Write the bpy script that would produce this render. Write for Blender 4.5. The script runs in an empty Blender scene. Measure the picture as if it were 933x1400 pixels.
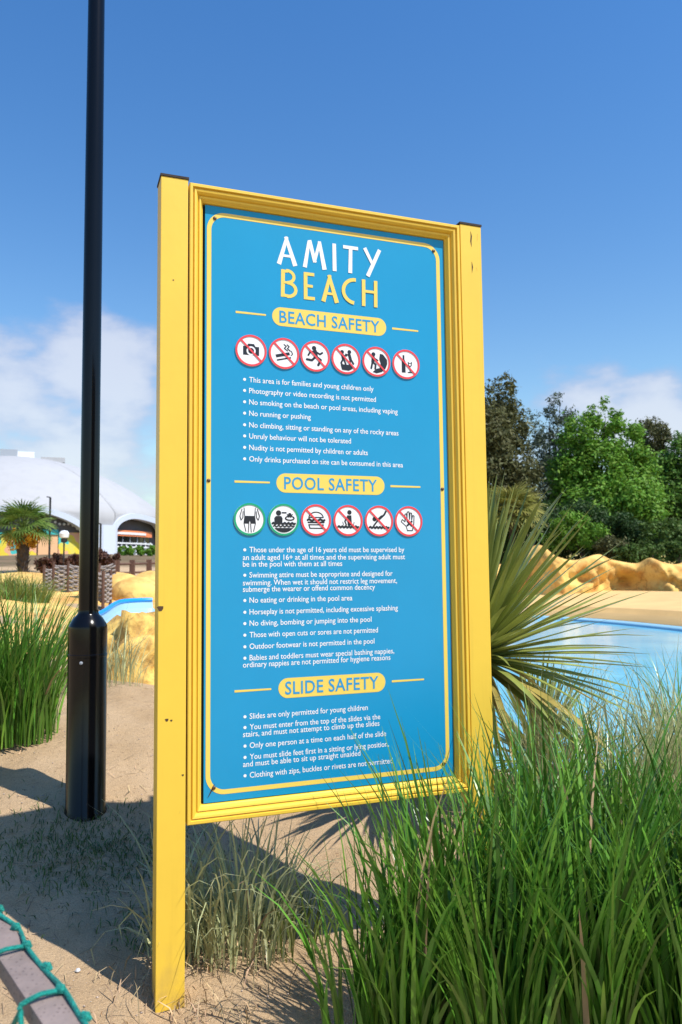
import bpy, bmesh, math, random
import numpy as np
from mathutils import Vector, Matrix
R = math.radians
rnd = random.Random(7)
scene = bpy.context.scene
C = scene.collection

# ------------------------------------------------------------------ camera
EYE = 1.628
cam_d = bpy.data.cameras.new("camera")
cam_d.sensor_fit = 'VERTICAL'; cam_d.sensor_height = 23.5; cam_d.sensor_width = 15.7
cam_d.lens = 1072 / 1400 * 23.5
cam_d.clip_start = 0.05; cam_d.clip_end = 3000
cam_d.dof.use_dof = True; cam_d.dof.focus_distance = 3.25; cam_d.dof.aperture_fstop = 3.2
cam = bpy.data.objects.new("camera", cam_d); C.objects.link(cam)
cam.matrix_world = Matrix.Translation((0, 0, EYE)) @ Matrix.Rotation(R(90 + 4.267), 4, 'X') @ Matrix.Rotation(R(-0.59), 4, 'Z')
scene.camera = cam

# ------------------------------------------------------------------ world, sun, exposure
SUN_AZ = R(122.0); SUN_EL = R(56.0)
world = bpy.data.worlds.new("World"); scene.world = world; world.use_nodes = True
def build_world():
    nt = world.node_tree; N = nt.nodes; L = nt.links
    bg = N['Background']; bg.inputs['Strength'].default_value = 0.14
    sky = N.new('ShaderNodeTexSky'); sky.sky_type = 'NISHITA'; sky.sun_disc = False
    sky.sun_elevation = SUN_EL; sky.sun_rotation = SUN_AZ
    sky.air_density = 1.45; sky.dust_density = 0.2; sky.ozone_density = 3.0; sky.altitude = 0
    tc = N.new('ShaderNodeTexCoord'); sep = N.new('ShaderNodeSeparateXYZ'); L.new(tc.outputs['Generated'], sep.inputs[0])
    mp = N.new('ShaderNodeMapping'); mp.inputs['Scale'].default_value = (4.2, 4.2, 8.5); mp.inputs['Location'].default_value = (1.3, 0.4, 2.2)
    L.new(tc.outputs['Generated'], mp.inputs[0])
    ns = N.new('ShaderNodeTexNoise'); ns.inputs['Scale'].default_value = 1.0; ns.inputs['Detail'].default_value = 9; ns.inputs['Roughness'].default_value = 0.56
    L.new(mp.outputs[0], ns.inputs['Vector'])
    def math_(op, a, b=None, c=None):
        m = N.new('ShaderNodeMath'); m.operation = op
        for i, v in enumerate((a, b, c)):
            if v is None: continue
            if isinstance(v, (int, float)): m.inputs[i].default_value = v
            else: L.new(v, m.inputs[i])
        return m.outputs[0]
    acc = ns.outputs['Fac']
    # cumulus banks low over the horizon, scattered all round
    def mapr(v, a, b, c, d):
        m = N.new('ShaderNodeMapRange'); m.interpolation_type = 'SMOOTHSTEP'
        m.inputs[1].default_value = a; m.inputs[2].default_value = b; m.inputs[3].default_value = c; m.inputs[4].default_value = d
        L.new(v, m.inputs[0]); return m.outputs[0]
    acc = math_('ADD', acc, mapr(sep.outputs['Z'], 0.14, 0.40, 0.0, -0.22))
    for (x, y, z), w, s in (((-0.36, 1, 0.225), 0.10, 0.024), ((-0.44, 1, 0.20), 0.08, 0.026), ((-0.29, 1, 0.30), 0.15, 0.005), ((0.31, 1, 0.195), 0.18, 0.0036), ((0.37, 1, 0.205), 0.18, 0.0036), ((0.45, 1, 0.195), 0.18, 0.0036),
                            ((0.24, 1, 0.205), 0.12, 0.005), ((0.405, 1, 0.555), 0.165, 0.0022)):
        v = Vector((x, y, z)).normalized()
        dp = N.new('ShaderNodeVectorMath'); dp.operation = 'DOT_PRODUCT'; dp.inputs[1].default_value = v
        nz = N.new('ShaderNodeVectorMath'); nz.operation = 'NORMALIZE'; L.new(tc.outputs['Generated'], nz.inputs[0]); L.new(nz.outputs[0], dp.inputs[0])
        acc = math_('ADD', acc, mapr(dp.outputs['Value'], 1 - s, 1.0, 0.0, w))
    mask = mapr(acc, 0.55, 0.70, 0.0, 0.72)
    mask = math_('MULTIPLY', mask, mapr(sep.outputs['Z'], -0.02, 0.03, 0.0, 1.0))
    tone = N.new('ShaderNodeMixRGB'); L.new(mapr(acc, 0.58, 0.78, 0.0, 1.0), tone.inputs[0])
    tone.inputs[1].default_value = (2.7, 3.2, 4.6, 1); tone.inputs[2].default_value = (4.9, 5.0, 5.5, 1)
    mix = N.new('ShaderNodeMixRGB'); L.new(mask, mix.inputs[0]); hs = N.new('ShaderNodeHueSaturation'); hs.inputs['Saturation'].default_value = 1.34; hs.inputs['Hue'].default_value = 0.509; L.new(sky.outputs[0], hs.inputs['Color']); L.new(hs.outputs[0], mix.inputs[1]); L.new(tone.outputs[0], mix.inputs[2])
    L.new(mix.outputs[0], bg.inputs['Color'])
build_world()
sun_d = bpy.data.lights.new("sun", 'SUN'); sun_d.energy = 5.0; sun_d.angle = R(0.5); sun_d.color = (1.0, 0.955, 0.88)
sun = bpy.data.objects.new("sun", sun_d); C.objects.link(sun)
sdir = Vector((math.sin(SUN_AZ) * math.cos(SUN_EL), math.cos(SUN_AZ) * math.cos(SUN_EL), math.sin(SUN_EL)))
sun.rotation_euler = (-sdir).to_track_quat('-Z', 'Y').to_euler(); sun.location = sdir * 60
scene.view_settings.view_transform = 'Standard'; scene.view_settings.look = 'None'
scene.view_settings.exposure = 0.25; scene.view_settings.gamma = 1.0; scene.view_settings.use_curve_mapping = False

# ------------------------------------------------------------------ helpers
_P, _RO = 0.07447, -0.0103
def ray(px, py):
    a, b = px - 466.5, py - 700.0
    c, s = math.cos(_RO), math.sin(_RO)
    x, y = a * c + b * s, -a * s + b * c
    d = (x / 1072, 1.0, -y / 1072); c, s = math.cos(_P), math.sin(_P)
    return (d[0], d[1] * c - d[2] * s, d[1] * s + d[2] * c)
def at(px, py, Y):
    r = ray(px, py); k = Y / r[1]
    return Vector((r[0] * k, Y, EYE + r[2] * k))

def tag(o, label=None, cat=None, group=None, kind=None):
    for k, v in (('label', label), ('category', cat), ('group', group), ('kind', kind)):
        if v: o[k] = v
    return o
def empty(name, loc=(0, 0, 0), rz=0, **kw):
    o = bpy.data.objects.new(name, None); C.objects.link(o); o.location = loc; o.rotation_euler = (0, 0, rz)
    o.empty_display_size = 0.1
    return tag(o, **kw)
def link(name, me, mats, parent=None, loc=None, rot=None, **kw):
    o = bpy.data.objects.new(name, me); C.objects.link(o)
    if mats is not None:
        for m in (mats if isinstance(mats, (list, tuple)) else [mats]):
            if len(me.materials) < len(mats if isinstance(mats, (list, tuple)) else [mats]): me.materials.append(m)
    if parent is not None: o.parent = parent
    if loc is not None: o.location = loc
    if rot is not None: o.rotation_euler = rot
    return tag(o, **kw)
def np_mesh(name, V, F, smooth=False, mi=None):
    V = np.asarray(V, dtype=np.float32).reshape(-1, 3); F = np.asarray(F, dtype=np.int32)
    k = F.shape[1]; me = bpy.data.meshes.new(name)
    me.vertices.add(len(V)); me.vertices.foreach_set('co', V.ravel())
    me.loops.add(F.size); me.loops.foreach_set('vertex_index', F.ravel())
    me.polygons.add(len(F)); me.polygons.foreach_set('loop_start', np.arange(0, F.size, k, dtype=np.int32))
    try: me.polygons.foreach_set('loop_total', np.full(len(F), k, dtype=np.int32))
    except Exception: pass
    if mi is not None: me.polygons.foreach_set('material_index', np.asarray(mi, dtype=np.int32))
    if smooth: me.polygons.foreach_set('use_smooth', np.ones(len(F), dtype=bool))
    me.update(calc_edges=True); me.validate()
    return me
class MB:
    def __init__(s): s.v = []; s.f = []; s.m = []
    def add(s, vs, fs, m=0):
        o = len(s.v); s.v += [tuple(v) for v in vs]; s.f += [tuple(i + o for i in f) for f in fs]; s.m += [m] * len(fs); return s
    def box(s, c, d, rz=0, m=0):
        cx, cy, cz = c; hx, hy, hz = d[0] / 2, d[1] / 2, d[2] / 2; ca, sa = math.cos(rz), math.sin(rz)
        vs = []
        for z in (-hz, hz):
            for x, y in ((-hx, -hy), (hx, -hy), (hx, hy), (-hx, hy)): vs.append((cx + x * ca - y * sa, cy + x * sa + y * ca, cz + z))
        return s.add(vs, [(3, 2, 1, 0), (4, 5, 6, 7), (0, 1, 5, 4), (1, 2, 6, 5), (2, 3, 7, 6), (3, 0, 4, 7)], m)
    def tube(s, pts, rad, n=8, m=0, caps=True):
        pts = [Vector(p) for p in pts]; rs = rad if isinstance(rad, (list, tuple)) else [rad] * len(pts)
        vs, fs = [], []; ref = None
        for i, p in enumerate(pts):
            t = (pts[min(i + 1, len(pts) - 1)] - pts[max(i - 1, 0)]).normalized()
            if ref is None: ref = Vector((0, 0, 1)) if abs(t.z) < 0.9 else Vector((1, 0, 0))
            a = t.cross(ref).normalized(); b = a.cross(t).normalized(); ref = b
            for k in range(n):
                w = 2 * math.pi * k / n; vs.append(p + (a * math.cos(w) + b * math.sin(w)) * rs[i])
        for i in range(len(pts) - 1):
            for k in range(n): fs.append((i * n + k, i * n + (k + 1) % n, (i + 1) * n + (k + 1) % n, (i + 1) * n + k))
        if caps: fs.append(tuple(range(n - 1, -1, -1))); fs.append(tuple(range((len(pts) - 1) * n, len(pts) * n)))
        return s.add(vs, fs, m)
    def lathe(s, prof, n=32, c=(0, 0), m=0):
        vs, fs = [], []
        for r, z in prof:
            for k in range(n): w = 2 * math.pi * k / n; vs.append((c[0] + r * math.cos(w), c[1] + r * math.sin(w), z))
        for i in range(len(prof) - 1):
            for k in range(n): fs.append((i * n + k, i * n + (k + 1) % n, (i + 1) * n + (k + 1) % n, (i + 1) * n + k))
        fs.append(tuple(range((len(prof) - 1) * n, len(prof) * n)))
        return s.add(vs, fs, m)
    def poly(s, pts, v, m=0):            # flat shape in the sign plane: (u, z) pairs at depth v
        return s.add([(p[0], v, p[1]) for p in pts], [tuple(range(len(pts)))], m)
    def build(s, name, mats, parent=None, smooth=False, bevel=0, **kw):
        me = bpy.data.meshes.new(name); me.from_pydata(s.v, [], s.f); me.update()
        me.polygons.foreach_set('material_index', s.m)
        if smooth: me.polygons.foreach_set('use_smooth', [True] * len(me.polygons))
        if bevel:
            bm = bmesh.new(); bm.from_mesh(me); bmesh.ops.remove_doubles(bm, verts=bm.verts, dist=1e-5)
            bmesh.ops.bevel(bm, geom=bm.edges[:], offset=bevel, segments=2, affect='EDGES', profile=0.7); bm.to_mesh(me); bm.free()
        if smooth: me.set_sharp_from_angle(angle=R(40))
        return link(name, me, mats, parent, **kw)

def nodes_of(name):
    m = bpy.data.materials.new(name); m.use_nodes = True
    return m, m.node_tree.nodes, m.node_tree.links, m.node_tree.nodes['Principled BSDF']
def mat(name, col, rough=0.6, var=0.0, vscale=6.0, bump=0.0, bscale=40.0, col2=None, metal=0.0, spec=0.5, coat=0.0, detail=5, island=0.0, transl=0.0, thr=None):
    m, N, L, b = nodes_of(name)
    b.inputs['Roughness'].default_value = rough; b.inputs['Metallic'].default_value = metal
    b.inputs['Specular IOR Level'].default_value = spec; b.inputs['Coat Weight'].default_value = coat
    tc = N.new('ShaderNodeTexCoord'); out = None
    rgb = N.new('ShaderNodeRGB'); rgb.outputs[0].default_value = (*col, 1); out = rgb.outputs[0]
    if col2 or var:
        n = N.new('ShaderNodeTexNoise'); n.inputs['Scale'].default_value = vscale; n.inputs['Detail'].default_value = detail; n.inputs['Roughness'].default_value = 0.6
        L.new(tc.outputs['Object'], n.inputs['Vector'])
        r = N.new('ShaderNodeValToRGB'); lo, hi = thr or (0.35, 0.65)
        r.color_ramp.elements[0].position = lo; r.color_ramp.elements[1].position = hi
        c2 = col2 or tuple(c * (1 - var) for c in col)
        r.color_ramp.elements[0].color = (*c2, 1); r.color_ramp.elements[1].color = (*col, 1)
        L.new(n.outputs['Fac'], r.inputs[0]); out = r.outputs[0]
    if island:
        g = N.new('ShaderNodeNewGeometry'); h = N.new('ShaderNodeHueSaturation')
        mr = N.new('ShaderNodeMapRange'); mr.inputs[3].default_value = 1 - island; mr.inputs[4].default_value = 1 + island
        L.new(g.outputs['Random Per Island'], mr.inputs[0]); L.new(mr.outputs[0], h.inputs['Value']); L.new(out, h.inputs['Color'])
        mr2 = N.new('ShaderNodeMapRange'); mr2.inputs[3].default_value = 0.48; mr2.inputs[4].default_value = 0.515
        wn = N.new('ShaderNodeMath'); wn.operation = 'FRACT'; ml = N.new('ShaderNodeMath'); ml.operation = 'MULTIPLY'; ml.inputs[1].default_value = 7.31
        L.new(g.outputs['Random Per Island'], ml.inputs[0]); L.new(ml.outputs[0], wn.inputs[0]); L.new(wn.outputs[0], mr2.inputs[0]); L.new(mr2.outputs[0], h.inputs['Hue'])
        out = h.outputs[0]
    L.new(out, b.inputs['Base Color'])
    if bump:
        n2 = N.new('ShaderNodeTexNoise'); n2.inputs['Scale'].default_value = bscale; n2.inputs['Detail'].default_value = 6; L.new(tc.outputs['Object'], n2.inputs['Vector'])
        bp = N.new('ShaderNodeBump'); bp.inputs['Strength'].default_value = bump; bp.inputs['Distance'].default_value = 0.02
        L.new(n2.outputs['Fac'], bp.inputs['Height']); L.new(bp.outputs[0], b.inputs['Normal'])
    if transl:
        t = N.new('ShaderNodeBsdfTranslucent'); L.new(out, t.inputs['Color']); mx = N.new('ShaderNodeMixShader'); mx.inputs[0].default_value = transl
        L.new(b.outputs[0], mx.inputs[1]); L.new(t.outputs[0], mx.inputs[2]); L.new(mx.outputs[0], N['Material Output'].inputs['Surface'])
    return m

M = {}
M['yellow'] = mat('yellow_paint', (0.83, 0.545, 0.055), 0.42, var=0.05, vscale=3.0, bump=0.03, bscale=22)
def weather(m, grain=0.0, dirt=0.0, crack=0.0, seams=0.0, zs=1.0):
    N, L = m.node_tree.nodes, m.node_tree.links; b = N['Principled BSDF']; src = b.inputs['Base Color'].links[0].from_socket; tc = N.new('ShaderNodeTexCoord')
    def mul(fac, c):
        nonlocal src
        x = N.new('ShaderNodeMixRGB'); x.blend_type = 'MIX'; L.new(fac, x.inputs[0]); L.new(src, x.inputs[1]); x.inputs[2].default_value = (*c, 1); src = x.outputs[0]
    def rng(v, a, b_, c, d):
        r = N.new('ShaderNodeMapRange'); r.inputs[1].default_value = a; r.inputs[2].default_value = b_; r.inputs[3].default_value = c; r.inputs[4].default_value = d; L.new(v, r.inputs[0]); return r.outputs[0]
    def nz(scale, vec, det=5):
        mp = N.new('ShaderNodeMapping'); mp.inputs['Scale'].default_value = vec; L.new(tc.outputs['Object'], mp.inputs[0]); n = N.new('ShaderNodeTexNoise'); n.inputs['Scale'].default_value = scale; n.inputs['Detail'].default_value = det; L.new(mp.outputs[0], n.inputs['Vector']); return n.outputs['Fac']
    if grain: mul(rng(nz(30, (1, 1, .05)), .55, .8, 0, grain), (0.45, 0.27, 0.03))
    if dirt:
        sp = N.new('ShaderNodeSeparateXYZ'); L.new(tc.outputs['Object'], sp.inputs[0]); m2 = N.new('ShaderNodeMath'); m2.operation = 'MULTIPLY'
        L.new(rng(sp.outputs['Z'], 0.0, 0.26, dirt, 0.0), m2.inputs[0]); L.new(rng(nz(14, (1, 1, .6), 8), .42, .62, 0, 1), m2.inputs[1]); mul(m2.outputs[0], (0.30, 0.20, 0.10))
    if crack:
        v = N.new('ShaderNodeTexVoronoi'); v.feature = 'DISTANCE_TO_EDGE'; v.inputs['Scale'].default_value = crack
        a = N.new('ShaderNodeVectorMath'); a.operation = 'ADD'; n = N.new('ShaderNodeTexNoise'); n.inputs['Scale'].default_value = 2.5; n.inputs['Detail'].default_value = 5; L.new(tc.outputs['Object'], n.inputs['Vector']); L.new(tc.outputs['Object'], a.inputs[0]); L.new(n.outputs['Color'], a.inputs[1]); L.new(a.outputs[0], v.inputs['Vector'])
        mul(rng(v.outputs['Distance'], 0.0, 0.03, .55, 0), (0.34, 0.18, 0.05)); mul(rng(nz(9, (1, 1, 1), 8), .58, .72, 0, .5), (0.42, 0.22, 0.06))
    if seams:
        ln = N.new('ShaderNodeVectorMath'); ln.operation = 'MULTIPLY'; ln.inputs[1].default_value = (1, 1, 0); L.new(tc.outputs['Object'], ln.inputs[0]); le = N.new('ShaderNodeVectorMath'); le.operation = 'LENGTH'; L.new(ln.outputs[0], le.inputs[0])
        f = N.new('ShaderNodeMath'); f.operation = 'FRACT'; d = N.new('ShaderNodeMath'); d.operation = 'MULTIPLY'; d.inputs[1].default_value = seams; L.new(le.outputs['Value'], d.inputs[0]); L.new(d.outputs[0], f.inputs[0])
        mul(rng(f.outputs[0], 0.0, 0.05, .10, 0), (0.25, 0.25, 0.27)); mul(rng(nz(1.2, (1, 1, .3), 6), .5, .75, 0, .18), (0.25, 0.25, 0.25))
    L.new(src, b.inputs['Base Color'])
weather(M['yellow'], grain=.16, dirt=.6)
M['endgrain'] = mat('dark_end_grain', (0.035, 0.022, 0.016), 0.8, var=0.4, vscale=60)
M['blue'] = mat('blue_panel', (0.008, 0.285, 0.53), 0.30, var=0.05, vscale=2.0)
M['print_yellow'] = mat('yellow_print', (0.83, 0.60, 0.11), 0.35)
M['print_white'] = mat('white_print', (0.82, 0.82, 0.82), 0.35)
M['print_blue'] = mat('blue_print', (0.02, 0.29, 0.56), 0.35)
M['print_black'] = mat('black_print', (0.012, 0.013, 0.018), 0.35)
M['print_red'] = mat('red_print', (0.74, 0.055, 0.065), 0.35)
M['print_green'] = mat('green_print', (0.005, 0.33, 0.16), 0.35)
M['screw'] = mat('rusty_screw', (0.12, 0.07, 0.04), 0.5, metal=0.6)
M['gap'] = mat('dark_backing', (0.02, 0.015, 0.012), 0.8)
M['black_gloss'] = mat('black_gloss_paint', (0.003, 0.0032, 0.004), 0.16, bump=0.02, bscale=14, spec=0.3)
M['rock'] = mat('painted_rock', (0.80, 0.53, 0.15), 0.85, col2=(0.56, 0.29, 0.07), vscale=1.3, bump=0.7, bscale=6, thr=(0.36, 0.58))
M['deck'] = mat('tan_deck', (0.76, 0.49, 0.195), 0.85, var=0.15, vscale=0.7, bump=0.15, bscale=20)
M['sail'] = mat('roof_membrane', (0.42, 0.42, 0.425), 0.75, var=0.05, vscale=0.3)
M['rim'] = mat('white_rim_paint', (0.62, 0.68, 0.78), 0.45)
M['dark_wall'] = mat('dark_grey_wall', (0.13, 0.125, 0.13), 0.8, var=0.2, vscale=0.6)
M['glass'] = mat('dark_glazing', (0.008, 0.009, 0.012), 0.15)
M['orange'] = mat('orange_fascia', (0.80, 0.25, 0.10), 0.5)
M['teal'] = mat('teal_fascia', (0.05, 0.45, 0.42), 0.5)
M['peach'] = mat('peach_door', (0.78, 0.46, 0.24), 0.6)
M['white'] = mat('white_paint', (0.78, 0.80, 0.82), 0.5)
M['grey_metal'] = mat('grey_metal', (0.35, 0.38, 0.42), 0.5)
M['dark_metal'] = mat('dark_metal', (0.02, 0.02, 0.022), 0.5)
M['brown_wood'] = mat('brown_post', (0.13, 0.065, 0.045), 0.8, var=0.35, vscale=9)
M['rods'] = mat('grey_woven_rods', (0.34, 0.29, 0.265), 0.85, var=0.35, vscale=7)
M['board'] = mat('weathered_board', (0.28, 0.215, 0.19), 0.8, var=0.25, vscale=14, bump=0.2, bscale=60)
def dots(m):
    N, L = m.node_tree.nodes, m.node_tree.links; b = N['Principled BSDF']; src = b.inputs['Base Color'].links[0].from_socket
    tc = N.new('ShaderNodeTexCoord'); v = N.new('ShaderNodeTexVoronoi'); v.inputs['Scale'].default_value = 95; v.inputs['Randomness'].default_value = 0.35; L.new(tc.outputs['Object'], v.inputs['Vector'])
    r = N.new('ShaderNodeValToRGB'); r.color_ramp.elements[0].position = 0.16; r.color_ramp.elements[1].position = 0.30; r.color_ramp.elements[0].color = (.45, .42, .42, 1); L.new(v.outputs['Distance'], r.inputs[0])
    x = N.new('ShaderNodeMixRGB'); x.blend_type = 'MULTIPLY'; x.inputs[0].default_value = 1; L.new(src, x.inputs[1]); L.new(r.outputs[0], x.inputs[2]); L.new(x.outputs[0], b.inputs['Base Color'])
dots(M['board'])
M['rope'] = mat('green_rope', (0.004, 0.30, 0.235), 0.55, var=0.35, vscale=60, bump=0.6, bscale=240)
M['grass'] = mat('green_grass_blade', (0.105, 0.25, 0.028), 0.30, island=0.5, transl=0.25, spec=0.6)
M['grass_pale'] = mat('pale_grass_blade', (0.46, 0.48, 0.24), 0.45, island=0.4, transl=0.3)
M['grass_olive'] = mat('olive_grass_blade', (0.20, 0.25, 0.055), 0.5, island=0.45, transl=0.3)
M['straw'] = mat('dry_straw', (0.40, 0.28, 0.15), 0.7, island=0.6)
M['weed'] = mat('dark_weed', (0.085, 0.15, 0.03), 0.5, island=0.4, transl=0.25)
M['yucca'] = mat('yucca_leaf', (0.33, 0.375, 0.085), 0.4, var=0.35, vscale=3, transl=0.15)
M['yucca_old'] = mat('yellowed_yucca_leaf', (0.42, 0.33, 0.075), 0.5, var=0.3, vscale=5, transl=0.15)
M['bark'] = mat('bark', (0.10, 0.07, 0.05), 0.9, var=0.4, vscale=5)
def leafmat(n, c, i=0.28, t=0.3): M[n] = mat(n, c, 0.6, island=i, transl=t, spec=0.25)
leafmat('leaf_olive', (0.115, 0.12, 0.045)); leafmat('leaf_grey', (0.10, 0.13, 0.085)); leafmat('leaf_bright', (0.15, 0.31, 0.035)); leafmat('leaf_mid', (0.10, 0.215, 0.032))
leafmat('leaf_dark', (0.04, 0.085, 0.022)); leafmat('leaf_hedge', (0.085, 0.15, 0.03)); leafmat('leaf_red', (0.115, 0.055, 0.035), 0.6); leafmat('leaf_palm', (0.14, 0.23, 0.045)); leafmat('leaf_trachy', (0.27, 0.27, 0.06)); leafmat('flower_yellow', (0.75, 0.42, 0.04), 0.2)

weather(M['rock'], crack=.5); weather(M['sail'], seams=.45); weather(M['blue'], dirt=0.0)
def sand_material():
    m, N, L, b = nodes_of('sand'); b.inputs['Roughness'].default_value = 0.95; b.inputs['Specular IOR Level'].default_value = 0.2
    tc = N.new('ShaderNodeTexCoord')
    def noise(s, d=6, r=0.6):
        n = N.new('ShaderNodeTexNoise'); n.inputs['Scale'].default_value = s; n.inputs['Detail'].default_value = d; n.inputs['Roughness'].default_value = r
        L.new(tc.outputs['Object'], n.inputs['Vector']); return n.outputs['Fac']
    def ramp(f, a, b_, ca, cb):
        r = N.new('ShaderNodeValToRGB'); r.color_ramp.elements[0].position = a; r.color_ramp.elements[1].position = b_
        r.color_ramp.elements[0].color = (*ca, 1); r.color_ramp.elements[1].color = (*cb, 1); L.new(f, r.inputs[0]); return r.outputs[0]
    def mix(f, a, b_, t='MIX'):
        x = N.new('ShaderNodeMixRGB'); x.blend_type = t
        for i, v in enumerate((f, a, b_)):
            if isinstance(v, (int, float)): x.inputs[i].default_value = v
            elif isinstance(v, tuple): x.inputs[i].default_value = (*v, 1)
            else: L.new(v, x.inputs[i])
        return x.outputs[0]
    base = ramp(noise(1.7), 0.3, 0.7, (0.56, 0.385, 0.215), (0.73, 0.53, 0.325))
    grain = ramp(noise(260, 3, 0.7), 0.36, 0.62, (0.45, 0.42, 0.40), (1.0, 1.0, 1.0))
    col = mix(0.75, base, grain, 'MULTIPLY')
    debris = ramp(noise(38, 6, 0.72), 0.60, 0.68, (0, 0, 0), (1, 1, 1))
    col = mix(debris, col, (0.20, 0.12, 0.065))
    # beyond the beach: soil and grass under the trees and round the hall
    geo = N.new('ShaderNodeNewGeometry'); ln = N.new('ShaderNodeVectorMath'); ln.operation = 'LENGTH'; L.new(geo.outputs['Position'], ln.inputs[0])
    far = N.new('ShaderNodeMapRange'); far.inputs[1].default_value = 31; far.inputs[2].default_value = 34; L.new(ln.outputs['Value'], far.inputs[0])
    lawn = ramp(noise(0.4), 0.3, 0.7, (0.26, 0.17, 0.10), (0.12, 0.10, 0.05))
    col = mix(far.outputs[0], col, lawn)
    L.new(col, b.inputs['Base Color'])
    ad = N.new('ShaderNodeMath'); ad.operation = 'MULTIPLY_ADD'; L.new(noise(9, 8, 0.65), ad.inputs[0]); ad.inputs[1].default_value = 3.0; L.new(noise(120, 4, 0.7), ad.inputs[2])
    bp = N.new('ShaderNodeBump'); bp.inputs['Strength'].default_value = 0.75; bp.inputs['Distance'].default_value = 0.02
    L.new(ad.outputs[0], bp.inputs['Height']); L.new(bp.outputs[0], b.inputs['Normal'])
    return m
M['sand'] = sand_material()
def water_material():
    m, N, L, b = nodes_of('pool_water'); b.inputs['Base Color'].default_value = (0.10, 0.40, 0.66, 1); b.inputs['Roughness'].default_value = 0.08; b.inputs['IOR'].default_value = 1.15
    tc = N.new('ShaderNodeTexCoord'); n = N.new('ShaderNodeTexNoise'); n.inputs['Scale'].default_value = 3.2; n.inputs['Detail'].default_value = 5; L.new(tc.outputs['Object'], n.inputs['Vector'])
    bp = N.new('ShaderNodeBump'); bp.inputs['Strength'].default_value = 0.2; bp.inputs['Distance'].default_value = 0.04; L.new(n.outputs['Fac'], bp.inputs['Height']); L.new(bp.outputs[0], b.inputs['Normal'])
    n2 = N.new('ShaderNodeTexNoise'); n2.inputs['Scale'].default_value = 0.7; n2.inputs['Detail'].default_value = 4; L.new(tc.outputs['Object'], n2.inputs['Vector'])
    r = N.new('ShaderNodeValToRGB'); r.color_ramp.elements[0].position = 0.35; r.color_ramp.elements[1].position = 0.65
    r.color_ramp.elements[0].color = (0.17, 0.52, 0.70, 1); r.color_ramp.elements[1].color = (0.24, 0.60, 0.74, 1); L.new(n2.outputs['Fac'], r.inputs[0]); L.new(r.outputs[0], b.inputs['Base Color'])
    return m
M['water'] = water_material()
def mural_material():
    m, N, L, b = nodes_of('mural'); b.inputs['Roughness'].default_value = 0.6
    tc = N.new('ShaderNodeTexCoord'); v = N.new('ShaderNodeTexNoise'); v.inputs['Scale'].default_value = 0.5; v.inputs['Detail'].default_value = 2.5; L.new(tc.outputs['Object'], v.inputs['Vector'])
    r = N.new('ShaderNodeValToRGB'); r.color_ramp.interpolation = 'CONSTANT'
    cs = [(0.0, (0.05, 0.50, 0.48)), (0.43, (0.70, 0.62, 0.10)), (0.5, (0.80, 0.62, 0.05)), (0.57, (0.80, 0.42, 0.24)), (0.63, (0.06, 0.52, 0.50))]
    r.color_ramp.elements[0].color = (*cs[0][1], 1); r.color_ramp.elements[1].position = cs[1][0]; r.color_ramp.elements[1].color = (*cs[1][1], 1)
    for p, c in cs[2:]: e = r.color_ramp.elements.new(p); e.color = (*c, 1)
    L.new(v.outputs['Fac'], r.inputs[0]); L.new(r.outputs[0], b.inputs['Base Color']); return m
M['mural'] = mural_material()

# ------------------------------------------------------------------ terrain
def P3(px, py, d): v = at(px, py, d); return (v.x, v.y, v.z)
CT = [(-.70, 3.0, 0), (.6, 3.4, 0), (0, 3.2, 0), (0, 1.2, 0), (-1.2, 1.2, 0), (1.5, 1.2, 0), (1, 2.6, 0), (2.4, 2.6, 0), (-.6, 2.2, 0), (-.15, 4.1, .07),
      P3(117, 1130, 4.2), P3(20, 1008, 5.2), P3(170, 934, 6.3), P3(60, 965, 6.0), P3(0, 1215, 3.67), P3(-150, 960, 6.0), P3(-150, 1215, 3.7),
      P3(170, 926, 8), P3(180, 880, 11), P3(60, 880, 11), P3(-60, 870, 11), P3(140, 836, 16), P3(20, 832, 14), P3(80, 812, 19), P3(170, 795, 22), P3(20, 792, 22), P3(-100, 800, 20),
      P3(170, 768, 35), P3(30, 768, 38), (-20, 60, 3.1), (-31, 74, 3.1), (-45, 80, 3.1), (-10, 70, 3.0),
      (.95, 5, .3), (2.6, 5, .34), (2.2, 4.2, .25), (4, 5, .3), (2.0, 7.9, -.45), (4, 12, -.7), (6, 18, -.7), (8, 22, -.7), (14, 20, -.6), (9, 10, -.7), (-.2, 7.5, .25), (.2, 12, .2), (1.5, 20, .2), (2.5, 28, .3),
      (10, 29, -.2), (12, 33, .1), (9, 36, .3), (16, 36, .3), (10, 45, .9), (20, 45, .9), (20, 60, 1.2), (0, 40, 1.4), (0, 60, 2.0), (30, 45, .9), (6, 5, .2), (6, 3, 0)]
for k in range(16):
    a = k * math.pi / 8; CT.append((240 * math.sin(a), 240 * math.cos(a), 2.5)); CT.append((800 * math.sin(a), 800 * math.cos(a), 2.5))
for k in range(5, 12):
    a = k * math.pi / 8
    for r in (1.5, 6, 25): CT.append((r * math.sin(a), r * math.cos(a), 0.0))
def warp(x, y):
    r = np.hypot(x, y); a = np.arctan2(x, y); return np.stack([2.2 * np.sin(a), 2.2 * np.cos(a), 1.1 * np.log(r + .5)], -1)
CT = np.array(CT, float); _Q = warp(CT[:, 0], CT[:, 1])
_K = np.linalg.norm(_Q[:, None] - _Q[None], axis=-1); _W = np.linalg.solve(_K + 1e-3 * np.eye(len(CT)), CT[:, 2] - 0.5)
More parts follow.
